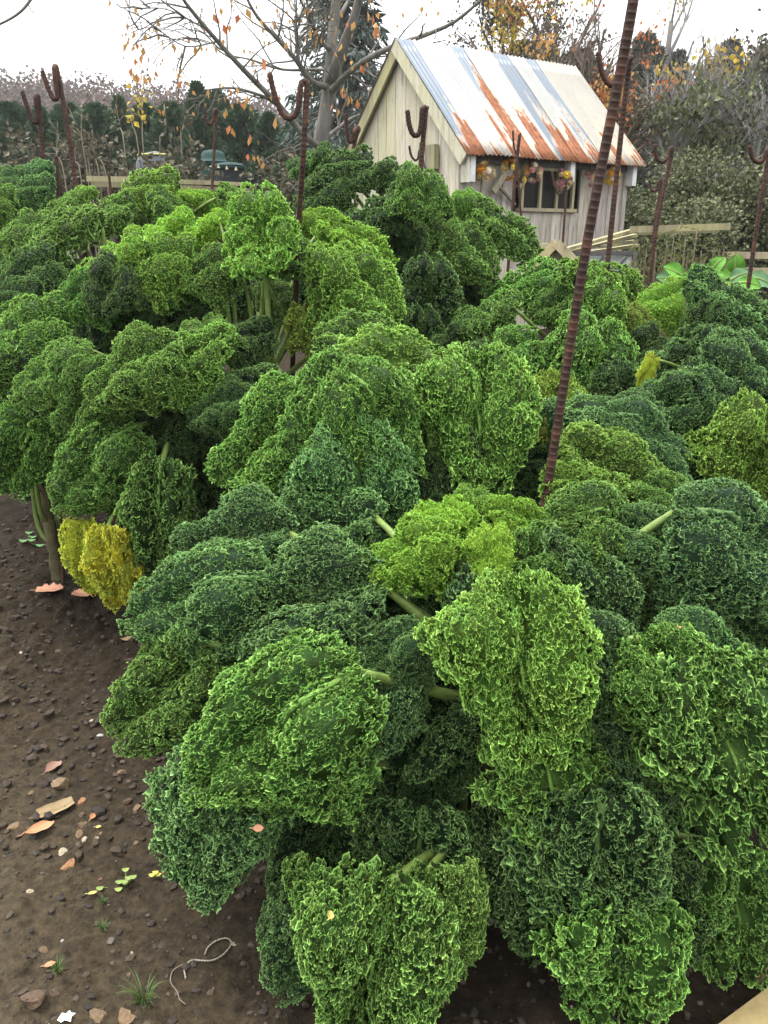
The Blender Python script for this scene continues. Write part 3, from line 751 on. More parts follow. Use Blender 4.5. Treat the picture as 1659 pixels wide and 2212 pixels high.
# ------------------------------------------------------------------ hedge of dark conifers
def conifer_mesh(seed, n=7000, w=.24, mat_=None, size=.035, lobes=16, top=.75):
    r = np.random.default_rng(seed); P = []; D = []
    for k in range(n):
        z = 1 - (1 - r.random()) ** 1.0
        z = r.random() ** .9
        a = r.uniform(0, 6.283)
        prof = w * (1 - max(0, z - .35) / .65 * top) * min(1, (1 - z) / .12 + .35) * (.75 + .25 * math.sin(z * lobes + 3 * math.sin(a * 2 + seed)) * .8)
        prof *= 1 + .30 * float(math.sin(a * 3 + z * 9 + seed)) * .6
        rad = prof * r.uniform(.55, 1.0) ** .5
        P.append((rad * math.cos(a), rad * math.sin(a), z)); D.append((math.cos(a) * .7, math.sin(a) * .7, .75))
    return leaf_cards(np.array(P), size, .4, np.array(D), 'crown', mat_, seed=seed)
CON = [conifer_mesh(61, 8000, .26, M_CON, .05), conifer_mesh(62, 8000, .30, M_CON, .05, 22, .6), conifer_mesh(63, 7000, .22, M_CON, .05, 14, .9)]
mb = MB(); mb.tube([[0, 0, -.05], [0, 0, .5], [0, 0, .95]], [.02, .012, .003], 6); TRK = mb.mesh('trunk', M_BARK)
def conifer(px, top, Y, wpx, v, label, group, proto=CON, name='conifer'):
    tp = at(px, top, Y); z0 = float(gz(tp[0], Y)) + 0.0
    H_ = tp[2] - z0; e = empty(name, (tp[0], Y, z0), rng.uniform(0, 6.28), label, 'tree', group)
    me = proto[v % len(proto)]
    w = wpx * depth(tp) / F / .52
    c = obj('crown', me, e); c.scale = (w, w, H_)
    t = obj('trunk', TRK, e); t.scale = (w, w, H_)
    return e
hed = [(-45, 225, 105, 'out at the left edge'), (22, 228, 95, 'leftmost fully seen, behind the two left hooked bars'), (85, 236, 90, 'behind the leaning left hooked bar'), (145, 228, 95, 'right of the tall left hooked bar'), (205, 232, 90, 'above the dry stems'),
       (256, 214, 80, 'with a dark pointed top rising above its neighbours'), (312, 230, 90, 'behind the yellow rimmed shape'), (368, 228, 85, 'between the pointed one and the tallest'), (425, 186, 95, 'tallest, with a pale green top'),
       (468, 202, 75, 'second tallest, behind the thin hooked bar'), (520, 232, 90, 'behind the flat lidded water butt'), (580, 250, 95, 'under the orange leaved branch'), (640, 262, 95, 'just left of the grey tree trunk'), (745, 285, 100, 'right of the grey trunk, by the shed barge board')]
for k, (px, tp_, w, tx) in enumerate(hed):
    conifer(px, tp_, 21 + (k * 7 % 4) * .8, w * 1.6, k, 'dark green hedge conifer ' + tx, 'conifers of the hedge')

# ------------------------------------------------------------------ grey spruce and bare maple on the left of the shed
def spruce(px, top, Y, hw, label, mat_, seed, nb=70, z0=None, group=None):
    r = np.random.default_rng(seed); tp = at(px, top, Y); zb = float(gz(tp[0], Y)); H_ = tp[2] - zb
    e = empty('spruce_tree', (tp[0], Y, zb), 0, label, 'tree', group)
    mb = MB(); mb.tube([[0, 0, -.1], [.02, 0, H_ * .5], [0, 0, H_]], [.17, .11, .02], 8); obj('trunk', mb.mesh('trunk', M_BARK), e)
    mb = MB(); P = []; D = []
    for k in range(nb):
        z = H_ * (.10 + .88 * (k + r.random()) / nb); a = r.uniform(0, 6.283); Lb = hw * (1.05 - .75 * z / H_) * r.uniform(.6, 1.15)
        o_ = np.array([math.cos(a), math.sin(a), 0])
        pts = bez(np.array([0, 0, z]), o_ * Lb * .4 + [0, 0, z + .05], o_ * Lb * .8 + [0, 0, z - .25 * Lb], o_ * Lb + [0, 0, z - .22 * Lb], 6)
        mb.tube(pts, np.linspace(.025, .006, 6), 4, cap=False)
        m_ = int(95 * Lb / hw) + 14
        f = r.uniform(.2, 1, m_); base = np.array([np.interp(f, np.linspace(0, 1, 6), pts[:, q]) for q in range(3)]).T
        sd = np.array([-math.sin(a), math.cos(a), 0])
        off = r.normal(0, .16, m_) * (1.15 - f)
        base = base + sd * off[:, None] + np.array([0, 0, 1]) * -r.random((m_, 1)) * .22
        P.append(base); D.append(o_ * .5 + sd * np.sign(off)[:, None] * .4 + np.array([0, 0, -.7]))
    obj('branches', mb.mesh('branches', M_BARK), e)
    obj('crown', leaf_cards(np.concatenate(P), .16, .32, np.concatenate(D), 'crown', mat_, seed=seed), e)
    return e
spruce(735, -330, 17, 1.35, 'tall blue-grey spruce with drooping sprays behind the bare maple', M_CON2, 71, 190)

r_ = np.random.default_rng(81)
base = at(697, 330, 13.5); zb = float(gz(base[0], 13.5))
e = empty('maple_tree', (base[0], 13.5, zb), 0, 'nearly bare grey maple left of the shed keeping a few orange leaves', 'tree')
O = np.array([base[0], 13.5, zb])
def PB(lst): return [at(a, b, y) - O for a, b, y in lst]
mb = MB(); tk = PB([(690, 420, 13.5), (692, 330, 13.5), (703, 250, 13.5), (712, 180, 13.5), (716, 110, 13.5), (722, 40, 13.5), (735, -60, 13.4), (760, -200, 13.3)])
tk[0][2] = -.1
mb.tube(catmull(tk, 4), np.interp(np.arange(29), [0, 28], [.135, .05]), 10)
tk2 = PB([(712, 180, 13.5), (742, 100, 13.2), (770, 20, 13.0), (790, -80, 12.8)])
mb.tube(catmull(tk2, 4), np.linspace(.10, .04, 13), 8)
obj('trunk', mb.mesh('trunk', M_BARK), e)
limbs = [
 [(705, 330, 13.4), (655, 290, 13.0), (600, 225, 12.6), (540, 165, 12.2), (475, 95, 11.8), (410, 18, 11.4), (385, -20, 11.2)],
 [(712, 190, 13.5), (672, 175, 13.2), (640, 130, 13.0), (600, 85, 12.8), (555, 35, 12.6), (525, -20, 12.4)],
 [(645, 135, 13.0), (640, 70, 12.9), (640, -20, 12.8)],
 [(716, 110, 13.5), (690, 85, 13.2), (668, 40, 13.0), (640, -20, 12.8)],
 [(712, 200, 13.5), (745, 165, 13.0), (790, 130, 12.6), (850, 100, 12.2), (920, 75, 11.9), (985, 45, 11.6), (1050, -10, 11.3)],
 [(715, 150, 13.5), (690, 150, 13.8), (610, 150, 14), (545, 130, 14.1), (500, 120, 14.2)],
 [(600, 225, 12.6), (560, 205, 12.5), (500, 190, 12.4), (440, 195, 12.3)],
 [(700, 300, 13.5), (760, 255, 14.2), (810, 240, 14.5)],
 [(720, 60, 13.5), (760, -10, 13.9), (800, -60, 14)],
 [(470, 90, 11.8), (400, 100, 11.6), (330, 60, 11.5), (270, 75, 11.4)],
 [(440, 60, 11.6), (360, 20, 11.5), (290, 20, 11.4)],
]
tips = []; mb = MB()
for li, lm in enumerate(limbs):
    pts = catmull(PB(lm), 4); r0 = [.055, .05, .03, .04, .055, .03, .03, .03, .04, .012, .012][li]
    mb.tube(pts, np.linspace(r0, r0 * .3, len(pts)), 6, cap=False)
    nk = 13 if li < 5 else 7
    for k in range(nk):
        a = r_.integers(2, len(pts) - 1); d = pts[a] - pts[a - 1]; d /= np.linalg.norm(d)
        s_ = np.cross(d, r_.normal(0, 1, 3)); s_ /= np.linalg.norm(s_)
        grow(mb, pts[a], d * .6 + s_ * .8, r_.uniform(.35, .9), .014, 2, tips, r_, .5, .05, (4, 3), .8, .55, 4, (4, 3, 3))
obj('branches', mb.mesh('branches', M_BARK), e)
T_ = np.array([t[0] for t in tips]); sel = r_.random(len(T_)) < .09
Tl = T_[sel] + r_.normal(0, .05, (sel.sum(), 3))
lv = leaf_cards(Tl, .075, .55, np.tile([0, 0, -1.0], (len(Tl), 1)), 'leaves', M_AMBER, seed=9)
k = obj('leaves', lv, e); k['kind'] = 'stuff'
# leaves in small hanging clusters
cl = [(160 * .72 + 13, 0), ]
spots = [(292, 98, 2), (310, 118, 2), (280, 120, 1), (296, 150, 2), (312, 155, 2), (330, 150, 1), (360, 95, 1), (378, 95, 2), (395, 80, 1), (330, 212 - 60, 1), (290, 225 - 70, 1), (440, 50, 2), (470, 30, 2), (500, 55, 1), (475, 90, 1), (430, 80, 1),
         (350, 222, 1), (395, 165, 1), (545, 35, 2), (455, 225 - 30, 1), (570, 130, 3), (540, 110, 1), (520, 208, 3), (525, 205, 2), (482, 235, 1), (500, 180, 1), (625, 90, 1), (663, 70, 1), (770, 140, 3), (810, 50, 3), (800, 25, 3), (757, 60, 2), (740, 105, 2), (745, 200, 3), (760, 220, 2), (805, 215, 3), (720, 225, 1), (552, 335, 2), (540, 285, 2), (560, 345, 1), (500, 275, 1), (600, 190, 1), (590, 250, 1)]
P = []; c2 = []
for (a, b_, nn_) in spots:
    c = at(a, b_, r_.uniform(11.3, 12.6)) - O
    for q in range(nn_ + 1): P.append(c + r_.normal(0, .05, 3))
P = np.array(P)
for k_, (mt, sel) in enumerate(((M_ORANGE, np.arange(len(P)) % 3 == 0), (M_AMBER, np.arange(len(P)) % 3 != 0))):
    ch = obj('leaves', leaf_cards(P[sel], .115, .55, np.tile([0, 0, -1.2], (sel.sum(), 1)), 'leaves', mt, seed=91 + k_), e); ch['kind'] = 'stuff'
# thin twigs that carry the outlying clusters
mb = MB()
for (a, b_, nn_) in spots[:12]:
    q = at(a, b_ - 12, 11.9) - O; p = at(400 + r_.uniform(0, 60), 60 + (b_ - 60) * .35, 11.8) - O
    mb.tube(bez(p, p * .6 + q * .4 + [0, 0, .25], p * .3 + q * .7 + [0, 0, .15], q, 8), np.linspace(.009, .004, 8), 3, cap=False)
obj('twigs', mb.mesh('twigs', M_BARK), e)

# twig reaching in at the top left corner
e = empty('overhanging_branch', at(80, -30, 6), 0, 'bare grey twig reaching into the top left corner of the sky', 'branch'); O2 = at(80, -30, 6)
mb = MB(); pp = [at(a, b_, 6) - O2 for a, b_ in ((150, -120), (80, -20), (45, 25), (0, 52), (-30, 60))]
mb.tube(catmull(pp, 4), np.linspace(.012, .006, 17), 5); obj('twig', mb.mesh('twig', M_BARK), e)
mb = MB(); mb.tube(np.array([at(60, 8, 6), at(70, 25, 6), at(88, 40, 6)]) - O2, [.004, .003, .002], 4); obj('twig', mb.mesh('twig', M_BARK), e)

# ------------------------------------------------------------------ autumn trees and thicket right of and behind the shed
def bushy_tree(px, top, Y, spread, seed, label, cols, twig, name='autumn_tree', leaf_frac=(.3, .3), levels=4, kids=(11, 6, 5, 4), lsize=.06, up=.25, group=None, clumps=0, trunk_r=.12, ang=.75):
    r = np.random.default_rng(seed); tp = at(px, top, Y); zb = float(gz(tp[0], Y)); H_ = tp[2] - zb
    e = empty(name, (tp[0], Y, zb), 0, label, 'tree', group)
    mb = MB(); tips = []
    grow(mb, [0, 0, -.1], [r.normal(0, .05), r.normal(0, .05), 1], H_ * .8, trunk_r, levels, tips, r, .3, up, kids, ang, spread, 5, (8, 5, 3, 3, 3))
    V = np.concatenate(mb.V); k = 6 * 8
    obj('branches', mb.mesh('branches', twig), e)
    mt = MB(); mt.tube(V[:48].reshape(6, 8, 3).mean(1), np.linspace(trunk_r * 1.08, trunk_r * .4, 6), 9); obj('trunk', mt.mesh('trunk', M_BARK), e)
    T_ = np.array([t[0] for t in tips])
    for ci, (mt_, fr) in enumerate(zip(cols, leaf_frac)):
        cn_ = fbm(T_ * 1.1 + ci * 40, 2, ci + seed)
        thr = np.quantile(cn_, 1 - fr); sel = cn_ > thr
        Pl = T_[sel]; Pl = np.concatenate([Pl + r.normal(0, .09, Pl.shape) for _ in range(3)])
        if len(Pl): ch = obj('leaves', leaf_cards(Pl, lsize, .7, np.tile([0, 0, -.6], (len(Pl), 1)), 'leaves', mt_, seed=seed + ci), e); ch['kind'] = 'stuff'
    return e
bushy_tree(1080, -60, 15, .50, 101, 'autumn tree with orange and yellow leaves behind the middle of the tin roof', (M_ORANGE, M_YELLOW, M_BRAMBLE), M_TWIG, leaf_frac=(.06, .05, .25), kids=(14, 7, 5, 3), lsize=.062)
bushy_tree(1220, -90, 13.5, .50, 102, 'thick brown and orange leaved tree rising behind the right of the tin roof', (M_ORANGE, M_YELLOW, M_BRAMBLE), M_TWIG, leaf_frac=(.06, .05, .25), kids=(14, 7, 5, 3), lsize=.062)
bushy_tree(1310, 90, 12.5, .52, 103, 'smaller twiggy tree with orange leaves at the right end of the shed', (M_ORANGE, M_AMBER, M_BRAMBLE), M_TWIG, leaf_frac=(.07, .03, .3), kids=(12, 6, 5, 3))
bushy_tree(1490, -110, 18, .42, 104, 'slender bare tree with pale twigs and yellow leaves against the sky', (M_YELLOW,), M_TWIG_GREY, leaf_frac=(.05,), kids=(12, 5, 4, 3), up=.9, ang=.5)
bushy_tree(1420, 120, 12, .55, 105, 'grey twiggy bush with yellow leaf clusters right of the long leaning bar', (M_YELLOW, M_SHRUB), M_TWIG_GREY, leaf_frac=(.02, .15), kids=(14, 7, 5, 3), lsize=.08, group='grey thicket trees')
bushy_tree(1530, 110, 12.5, .55, 106, 'dense grey leafless tree in the middle of the right hand thicket', (M_BRAMBLE,), M_TWIG_GREY, leaf_frac=(.12,), kids=(14, 7, 5, 3), lsize=.07, group='grey thicket trees')
bushy_tree(1640, 140, 12, .55, 107, 'grey leafless tree of the thicket cut by the right edge', (M_BRAMBLE,), M_TWIG_GREY, leaf_frac=(.12,), kids=(14, 7, 5, 3), lsize=.07, group='grey thicket trees')
CON_G = [conifer_mesh(66, 8000, .26, M_CON3, .045), conifer_mesh(67, 8000, .22, M_CON3, .045, 20, .85)]
for k, (px, tp_, Y, w, tx) in enumerate([(1395, 85, 17, 150, 'dull grey-green conifer top seen between the long bar and the slender bare tree'), (1465, 120, 18, 140, 'broad dull conifer behind the yellow leaf clusters'), (1578, 98, 17, 130, 'dull pointed conifer standing darkest above the thicket'), (1530, 150, 16, 150, 'lower dull conifer left of the darkest pointed one'), (1655, 108, 18, 120, 'dull conifer cut by the right edge of the view'),
                                       (1340, 170, 16, 150, 'dull conifer directly behind the top of the long leaning bar'), (1250, 120, 17, 200, 'dull conifer hidden behind the orange leaved tree'), (1130, 100, 18, 200, 'dull conifer just above the roof ridge'), (1010, 190, 19, 160, 'low dull conifer behind the roof peak')]):
    conifer(px, tp_, Y, w * 1.3, k, tx, 'dull conifers behind the shed', CON_G)

def shrub(px, py, Y, wpx, hpx, n_, size, mt, label, name='shrub', group=None, seed=1, aspect=.8, twig=M_TWIG, cat='shrub'):
    """py is the top"""
    r = np.random.default_rng(seed); c = at(px, py, Y); k = depth(c) / F; w = wpx * k / 2; zb = float(gz(c[0], Y)); top = c[2]; h = top - zb
    e = empty(name, (c[0], Y, zb), 0, label, cat, group)
    mb = MB(); P = []
    nb = 16
    for q in range(nb):
        a = q * 2.4; rr_ = w * math.sqrt((q + .5) / nb) * .8; hh = h * r.uniform(.6, .98)
        p1 = np.array([math.cos(a) * rr_, math.sin(a) * rr_ * .8, hh])
        pts = bez(np.array([p1[0] * .25, p1[1] * .25, -.03]), p1 * [.4, .4, .4], p1 * [.9, .9, .7], p1, 6)
        mb.tube(pts, np.linspace(.012, .004, 6), 4, cap=False)
        m_ = n_ // nb
        u = r.normal(0, 1, (m_, 3)) * np.array([w * .26, w * .26, h * .16]); f = r.random((m_, 1)) ** .6
        ctr = np.array([np.interp(f[:, 0], np.linspace(0, 1, 6), pts[:, x_]) for x_ in range(3)]).T
        P.append(ctr + u)
    P = np.concatenate(P); P[:, 2] = np.abs(P[:, 2])
    P = P[P[:, 2] < h * 1.03]
    obj('branches', mb.mesh('branches', twig), e)
    ch = obj('foliage', leaf_cards(P, size, aspect, None, 'foliage', mt, seed=seed), e); ch['kind'] = 'stuff'
    return e
for k, a in enumerate([
    (1385, 400, 9.2, 120, 150, 2800, .045, M_SHRUB, 'greenish leafy shrub touching the right end of the shed'),
    (1480, 330, 9.6, 150, 200, 5200, .048, M_SHRUB, 'grey-green broad leaved shrub behind the hooked bar right of the shed'),
    (1590, 335, 9.3, 150, 200, 5200, .048, M_SHRUB, 'grey-green broad leaved shrub above the right end of the timber beam'),
    (1680, 350, 9.0, 140, 190, 5200, .048, M_SHRUB, 'grey-green broad leaved shrub cut by the right edge'),
    (1540, 430, 8.6, 150, 150, 3600, .045, M_SHRUB, 'lower grey-green shrub directly above the timber beam'),
    (1430, 450, 8.4, 120, 120, 2600, .045, M_SHRUB, 'small grey-green shrub over the left half of the timber beam')]):
    shrub(*a, group='shrubs right of the shed', seed=200 + k)
for k, a in enumerate([
    (45, 285, 9.0, 130, 110, 1500, .07, M_BRAMBLE, 'dusky scrub bush behind the two leftmost hooked bars'),
    (160, 300, 9.2, 110, 100, 1200, .07, M_BRAMBLE, 'dusky scrub bush behind the dry pale stems'),
    (232, 300, 8.8, 100, 100, 1300, .065, M_BRAMBLE, 'brown bramble bush above the left part of the timber rail'),
    (310, 335, 8.3, 110, 80, 1100, .06, M_BRAMBLE, 'brown bramble bush in front of the yellow rimmed shape'),
    (385, 312, 8.4, 120, 100, 1600, .06, M_BRAMBLE, 'dark brown bramble bush left of the domed green water butt'),
    (440, 355, 8.2, 90, 60, 900, .055, M_BRAMBLE, 'small brown bramble at the foot of the water butts'),
    (560, 375, 7.8, 130, 60, 1200, .055, M_BRAMBLE, 'low brown scrub under the hanging orange leaves'),
    (610, 330, 9.0, 110, 100, 1300, .06, M_BRAMBLE, 'brown scrub bush between the flat lidded butt and the grey trunk'),
    (740, 350, 9.0, 110, 90, 1200, .06, M_BRAMBLE, 'grey brown scrub at the left foot of the shed gable')]):
    shrub(*a, name='bramble_bush', group='brown scrub behind the kale', seed=300 + k)
# tall dry stems
r_ = np.random.default_rng(17)
for k, (x0, y0, x1, y1, tx) in enumerate([(196, 385, 150, 235, 'tallest dry pale stem leaning left'), (190, 385, 178, 215, 'upright dry stem with dark seed heads'), (175, 385, 163, 300, 'short dry stem next to the long left bar'), (215, 385, 200, 280, 'dry stem bent over right of the seed heads'), (230, 385, 190, 290, 'dry stem leaning far left'),
                                         (300, 330, 290, 200, 'upright dry stem with a yellow tip before the hill'), (310, 330, 305, 210, 'upright dry stem just right of the yellow tipped one'), (270, 330, 250, 225, 'dry stem leaning left before the pointed conifer'), (345, 330, 355, 225, 'dry stem leaning right left of the bramble'), (392, 320, 405, 240, 'thin dry stem below the tallest conifer'), (140, 385, 128, 290, 'thin dry stem between the two left bars')]):
    p = at(x0, y0, 8.6); q = at(x1, y1, 8.7); p2 = p.copy(); zb = float(gz(p[0], 8.6)); foot = p + (p - q) * 0; foot[2] = zb
    e = empty('dry_stem', foot, 0, tx, 'dead plant', 'dry stems standing in the scrub')
    pts = catmull([foot - foot, p - foot, (p + q) / 2 - foot + r_.normal(0, .03, 3), q - foot], 4)
    mb = MB(); mb.tube(pts, np.linspace(.008, .003, len(pts)), 5)
    for c in range(5):
        a = pts[-1 - c]; mb.tube([a, a + r_.normal(0, .06, 3) + [0, 0, .05]], [.004, .002], 4)
    obj('stalk', mb.mesh('stalk', M_DRY), e)
    P_ = pts[-5:][r_.integers(0, 5, 14)] + r_.normal(0, .04, (14, 3))
    obj('seed_head', leaf_cards(P_, .06, .7, None, 'seed_head', M_YELLOW if 'yellow' in tx else M_BRAMBLE, seed=k), e)
for k, (px, py, Y, w, h, tx) in enumerate([(1385, 520, 5.6, 60, 80, 'feathery olive plant left of the lower hook bar foot'), (1440, 500, 5.7, 70, 100, 'feathery olive plant around the lower hooked bar'), (1490, 478, 5.5, 80, 110, 'tallest feathery olive plant before the timber beam'), (1540, 520, 5.8, 70, 70, 'feathery olive plant left of the pale fence posts'), (1590, 560, 5.9, 70, 40, 'low feathery plant at the foot of the fence posts')]):
    shrub(px, py, Y, w, h, 1100, .05, M_FERN, tx, 'feathery_plant', 'feathery plants by the cold frame', 400 + k, .16, M_DRY, 'plant')
#--BG-END
# ------------------------------------------------------------------ the shed
M_BOARD = None
def board_mat(name, cols, green=.35):
    m, n, l, b = mat(name)
    oi = n.new('ShaderNodeObjectInfo')
    x = noise_node(n, l, 5, 6, stretch=(6, 6, .7), rough=.65); r = ramp(n, cols); l.new(x.outputs[0], r.inputs[0])
    # algae low contrast greenish yellow patches
    y = noise_node(n, l, 1.3, 4, stretch=(2.2, 2.2, .6)); ry = ramp(n, [(.45, (0, 0, 0)), (.68, (green, green, green))]); l.new(y.outputs[0], ry.inputs[0])
    c = mixrgb(n, l, ry.outputs[0], r.outputs[0], (.36, .36, .16))
    # dark knots and nail stains
    z = noise_node(n, l, 11, 3, stretch=(1.3, 1.3, .5)); rz_ = ramp(n, [(.60, (0, 0, 0)), (.72, (.7, .7, .7))]); l.new(z.outputs[0], rz_.inputs[0])
    c = mixrgb(n, l, rz_.outputs[0], c, (.16, .13, .11))
    c = mixrgb(n, l, 1.0, c, oi.outputs['Color'], 'MULTIPLY')
    l.new(c, b.inputs['Base Color']); b.inputs['Roughness'].default_value = .85; b.inputs['Specular IOR Level'].default_value = .2
    bp = n.new('ShaderNodeBump'); bp.inputs['Strength'].default_value = .35; bp.inputs['Distance'].default_value = .004; l.new(x.outputs[0], bp.inputs['Height']); l.new(bp.outputs[0], b.inputs['Normal'])
    return m
M_BOARD = board_mat('weathered_white_boards', [(.25, (.13, .115, .10)), (.45, (.30, .275, .25)), (.75, (.46, .435, .40))])
M_GABLE = board_mat('mossy_white_boards', [(.25, (.25, .24, .18)), (.5, (.44, .42, .35)), (.75, (.54, .52, .46))], .38)
M_TIMBER = board_mat('pale_new_timber', [(.25, (.28, .235, .14)), (.6, (.40, .34, .22)), (.8, (.46, .41, .29))], .3)
M_OLDT = board_mat('grey_old_timber', [(.25, (.12, .11, .08)), (.6, (.20, .185, .135)), (.8, (.27, .25, .19))], .4)
M_TRIM = simple_mat('chalky_white_trim', [(.3, (.42, .42, .42)), (.7, (.60, .60, .60))], 9, .8, .2)
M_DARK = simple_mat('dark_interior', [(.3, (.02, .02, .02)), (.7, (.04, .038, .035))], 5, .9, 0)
M_EAVE = simple_mat('dark_board', [(.3, (.05, .05, .052)), (.7, (.11, .105, .10))], 6, .9, .2)  # plain dark board, for the wall plate and cold frame struts
m, n, l, b = mat('blackened_glass'); b.inputs['Base Color'].default_value = (.012, .013, .013, 1); b.inputs['Roughness'].default_value = .3; b.inputs['Specular IOR Level'].default_value = .15; b.inputs['Alpha'].default_value = .6; M_GLASS = m  # black tint puts the darkness of the recess into the panes
m, n, l, b = mat('pale_polythene'); b.inputs['Base Color'].default_value = (.42, .46, .46, 1); b.inputs['Roughness'].default_value = .35; M_POLY = m

def tin_mat():
    m, n, l, b = mat('corrugated_tin')
    oi = n.new('ShaderNodeObjectInfo'); tc = n.new('ShaderNodeTexCoord'); sp = n.new('ShaderNodeSeparateXYZ'); l.new(tc.outputs['Object'], sp.inputs[0])
    x = noise_node(n, l, 6, 5, stretch=(.7, .25, .25)); r = ramp(n, [(.3, (.86, .86, .86)), (.6, (1.06, 1.06, 1.05))]); l.new(x.outputs[0], r.inputs[0])
    base = mixrgb(n, l, 1.0, oi.outputs['Color'], r.outputs[0], 'MULTIPLY')
    # rust: streaks running down the fall, heavier at the lower edge
    st = noise_node(n, l, 1.0, 4, stretch=(7.5, .7, .7), rough=.55)
    fine = noise_node(n, l, 30, 4, stretch=(1.6, .5, .5))
    h = n.new('ShaderNodeMapRange'); h.inputs[1].default_value = 2.48; h.inputs[2].default_value = 1.56; h.inputs[3].default_value = -.20; h.inputs[4].default_value = .17; l.new(sp.outputs['Z'], h.inputs[0])
    a0 = n.new('ShaderNodeMath'); a0.operation = 'ADD'; l.new(st.outputs[0], a0.inputs[0]); l.new(h.outputs[0], a0.inputs[1])
    lo = noise_node(n, l, 1.0, 2, stretch=(2.6, .35, .35)); a = n.new('ShaderNodeMath'); a.operation = 'MULTIPLY_ADD'; a.inputs[1].default_value = .55; l.new(lo.outputs[0], a.inputs[0])
    a1 = n.new('ShaderNodeMath'); a1.operation = 'SUBTRACT'; a1.inputs[1].default_value = .25; l.new(a0.outputs[0], a1.inputs[0]); l.new(a1.outputs[0], a.inputs[2])
    f = n.new('ShaderNodeMath'); f.operation = 'MULTIPLY_ADD'; f.inputs[1].default_value = .22; l.new(fine.outputs[0], f.inputs[0]); l.new(a.outputs[0], f.inputs[2])
    wv = n.new('ShaderNodeMath'); wv.operation = 'SINE'; w2 = n.new('ShaderNodeMath'); w2.operation = 'MULTIPLY'; w2.inputs[1].default_value = 2 * math.pi / .0475; l.new(sp.outputs['X'], w2.inputs[0]); l.new(w2.outputs[0], wv.inputs[0])
    f2 = n.new('ShaderNodeMath'); f2.operation = 'MULTIPLY_ADD'; f2.inputs[1].default_value = -.045; l.new(wv.outputs[0], f2.inputs[0]); l.new(f.outputs[0], f2.inputs[2])
    rs = ramp(n, [(.76, (0, 0, 0)), (.80, (1, 1, 1))]); l.new(f2.outputs[0], rs.inputs[0])
    rc = ramp(n, [(.35, (.13, .045, .020)), (.65, (.27, .105, .045))]); l.new(fine.outputs[0], rc.inputs[0])
    c = mixrgb(n, l, rs.outputs[0], base, rc.outputs[0])
    # faint tan bleed around the rust
    rb = ramp(n, [(.68, (0, 0, 0)), (.77, (.45, .45, .45))]); l.new(f2.outputs[0], rb.inputs[0])
    c2 = mixrgb(n, l, rb.outputs[0], base, (.55, .42, .26)); c = mixrgb(n, l, rs.outputs[0], c2, rc.outputs[0])
    l.new(c, b.inputs['Base Color'])
    rr = n.new('ShaderNodeMapRange'); rr.inputs[3].default_value = .42; rr.inputs[4].default_value = .9; l.new(rs.outputs[0], rr.inputs[0]); l.new(rr.outputs[0], b.inputs['Roughness'])
    b.inputs['Metallic'].default_value = 0.0; b.inputs['Specular IOR Level'].default_value = .5
    return m
M_TIN = tin_mat()

PHI = R(55.45)
E0 = at(1012, 325, 7.0)
SZ = .36
shed = empty('potting_shed', (E0[0], E0[1], SZ), math.atan2(math.cos(PHI), math.sin(PHI)), 'small white boarded potting shed with a steep rusty corrugated tin roof', 'shed')
ZE = E0[2] - SZ; ZR = ZE + .943; YW = .948; LR = 2.14
def box_obj(name, c, d, mt, parent, rot=None, color=(1, 1, 1), kind=None):
    mb = MB(); mb.box((0, 0, 0), d, jit=.0006)
    o = obj(name, mb.mesh(name, mt, False), parent, loc=c, color=color)
    if rot is not None: o.rotation_euler = rot
    return o
r_ = np.random.default_rng(33)
def bcol(lo=.8, hi=1.08):
    v = r_.uniform(lo, hi); return (v, v * r_.uniform(.96, 1.0), v * r_.uniform(.92, 1.0))
# long wall, y = .1
wx0, wx1, wz0, wz1 = .69, 1.35, ZE - .418, ZE - .10
x = 0.0
while x < 2.03:
    w = min(r_.uniform(.105, .135), 2.04 - x)
    segs = [(0, ZE + .03)]
    if x + w > wx0 + .01 and x < wx1 - .01:
        segs = [(0, wz0 - .03), (wz1 + .02, ZE + .03)]
    for (z0, z1) in segs:
        if z1 - z0 < .02: continue
        box_obj('board', (x + w / 2, .11 + r_.uniform(-.004, .004), (z0 + z1) / 2), (w - .006, .018, z1 - z0), M_BOARD, shed, color=bcol())
    x += w
# gable wall, x = .02 : boards cut to the roof slope
y = .12
while y < 1.78:
    w = min(r_.uniform(.13, .17), 1.79 - y)
    def zt(yy): return ZR - abs(yy - YW) / YW * .943 - .03
    ya, yb = y + .003, y + w - .003
    xa, xb = .012 + r_.uniform(-.003, .003), .03
    V = []
    for xx in (xa, xb):
        V += [(xx, ya, 0), (xx, yb, 0), (xx, yb, zt(yb)), (xx, ya, zt(ya))]
        if ya < YW < yb: pass
    me = mesh_np('board', V, np.array([[3, 2, 1, 0], [4, 5, 6, 7], [0, 1, 5, 4], [1, 2, 6, 5], [2, 3, 7, 6], [3, 0, 4, 7]]), M_GABLE, False)
    obj('board', me, shed, color=bcol(.85, 1.08))
    y += w
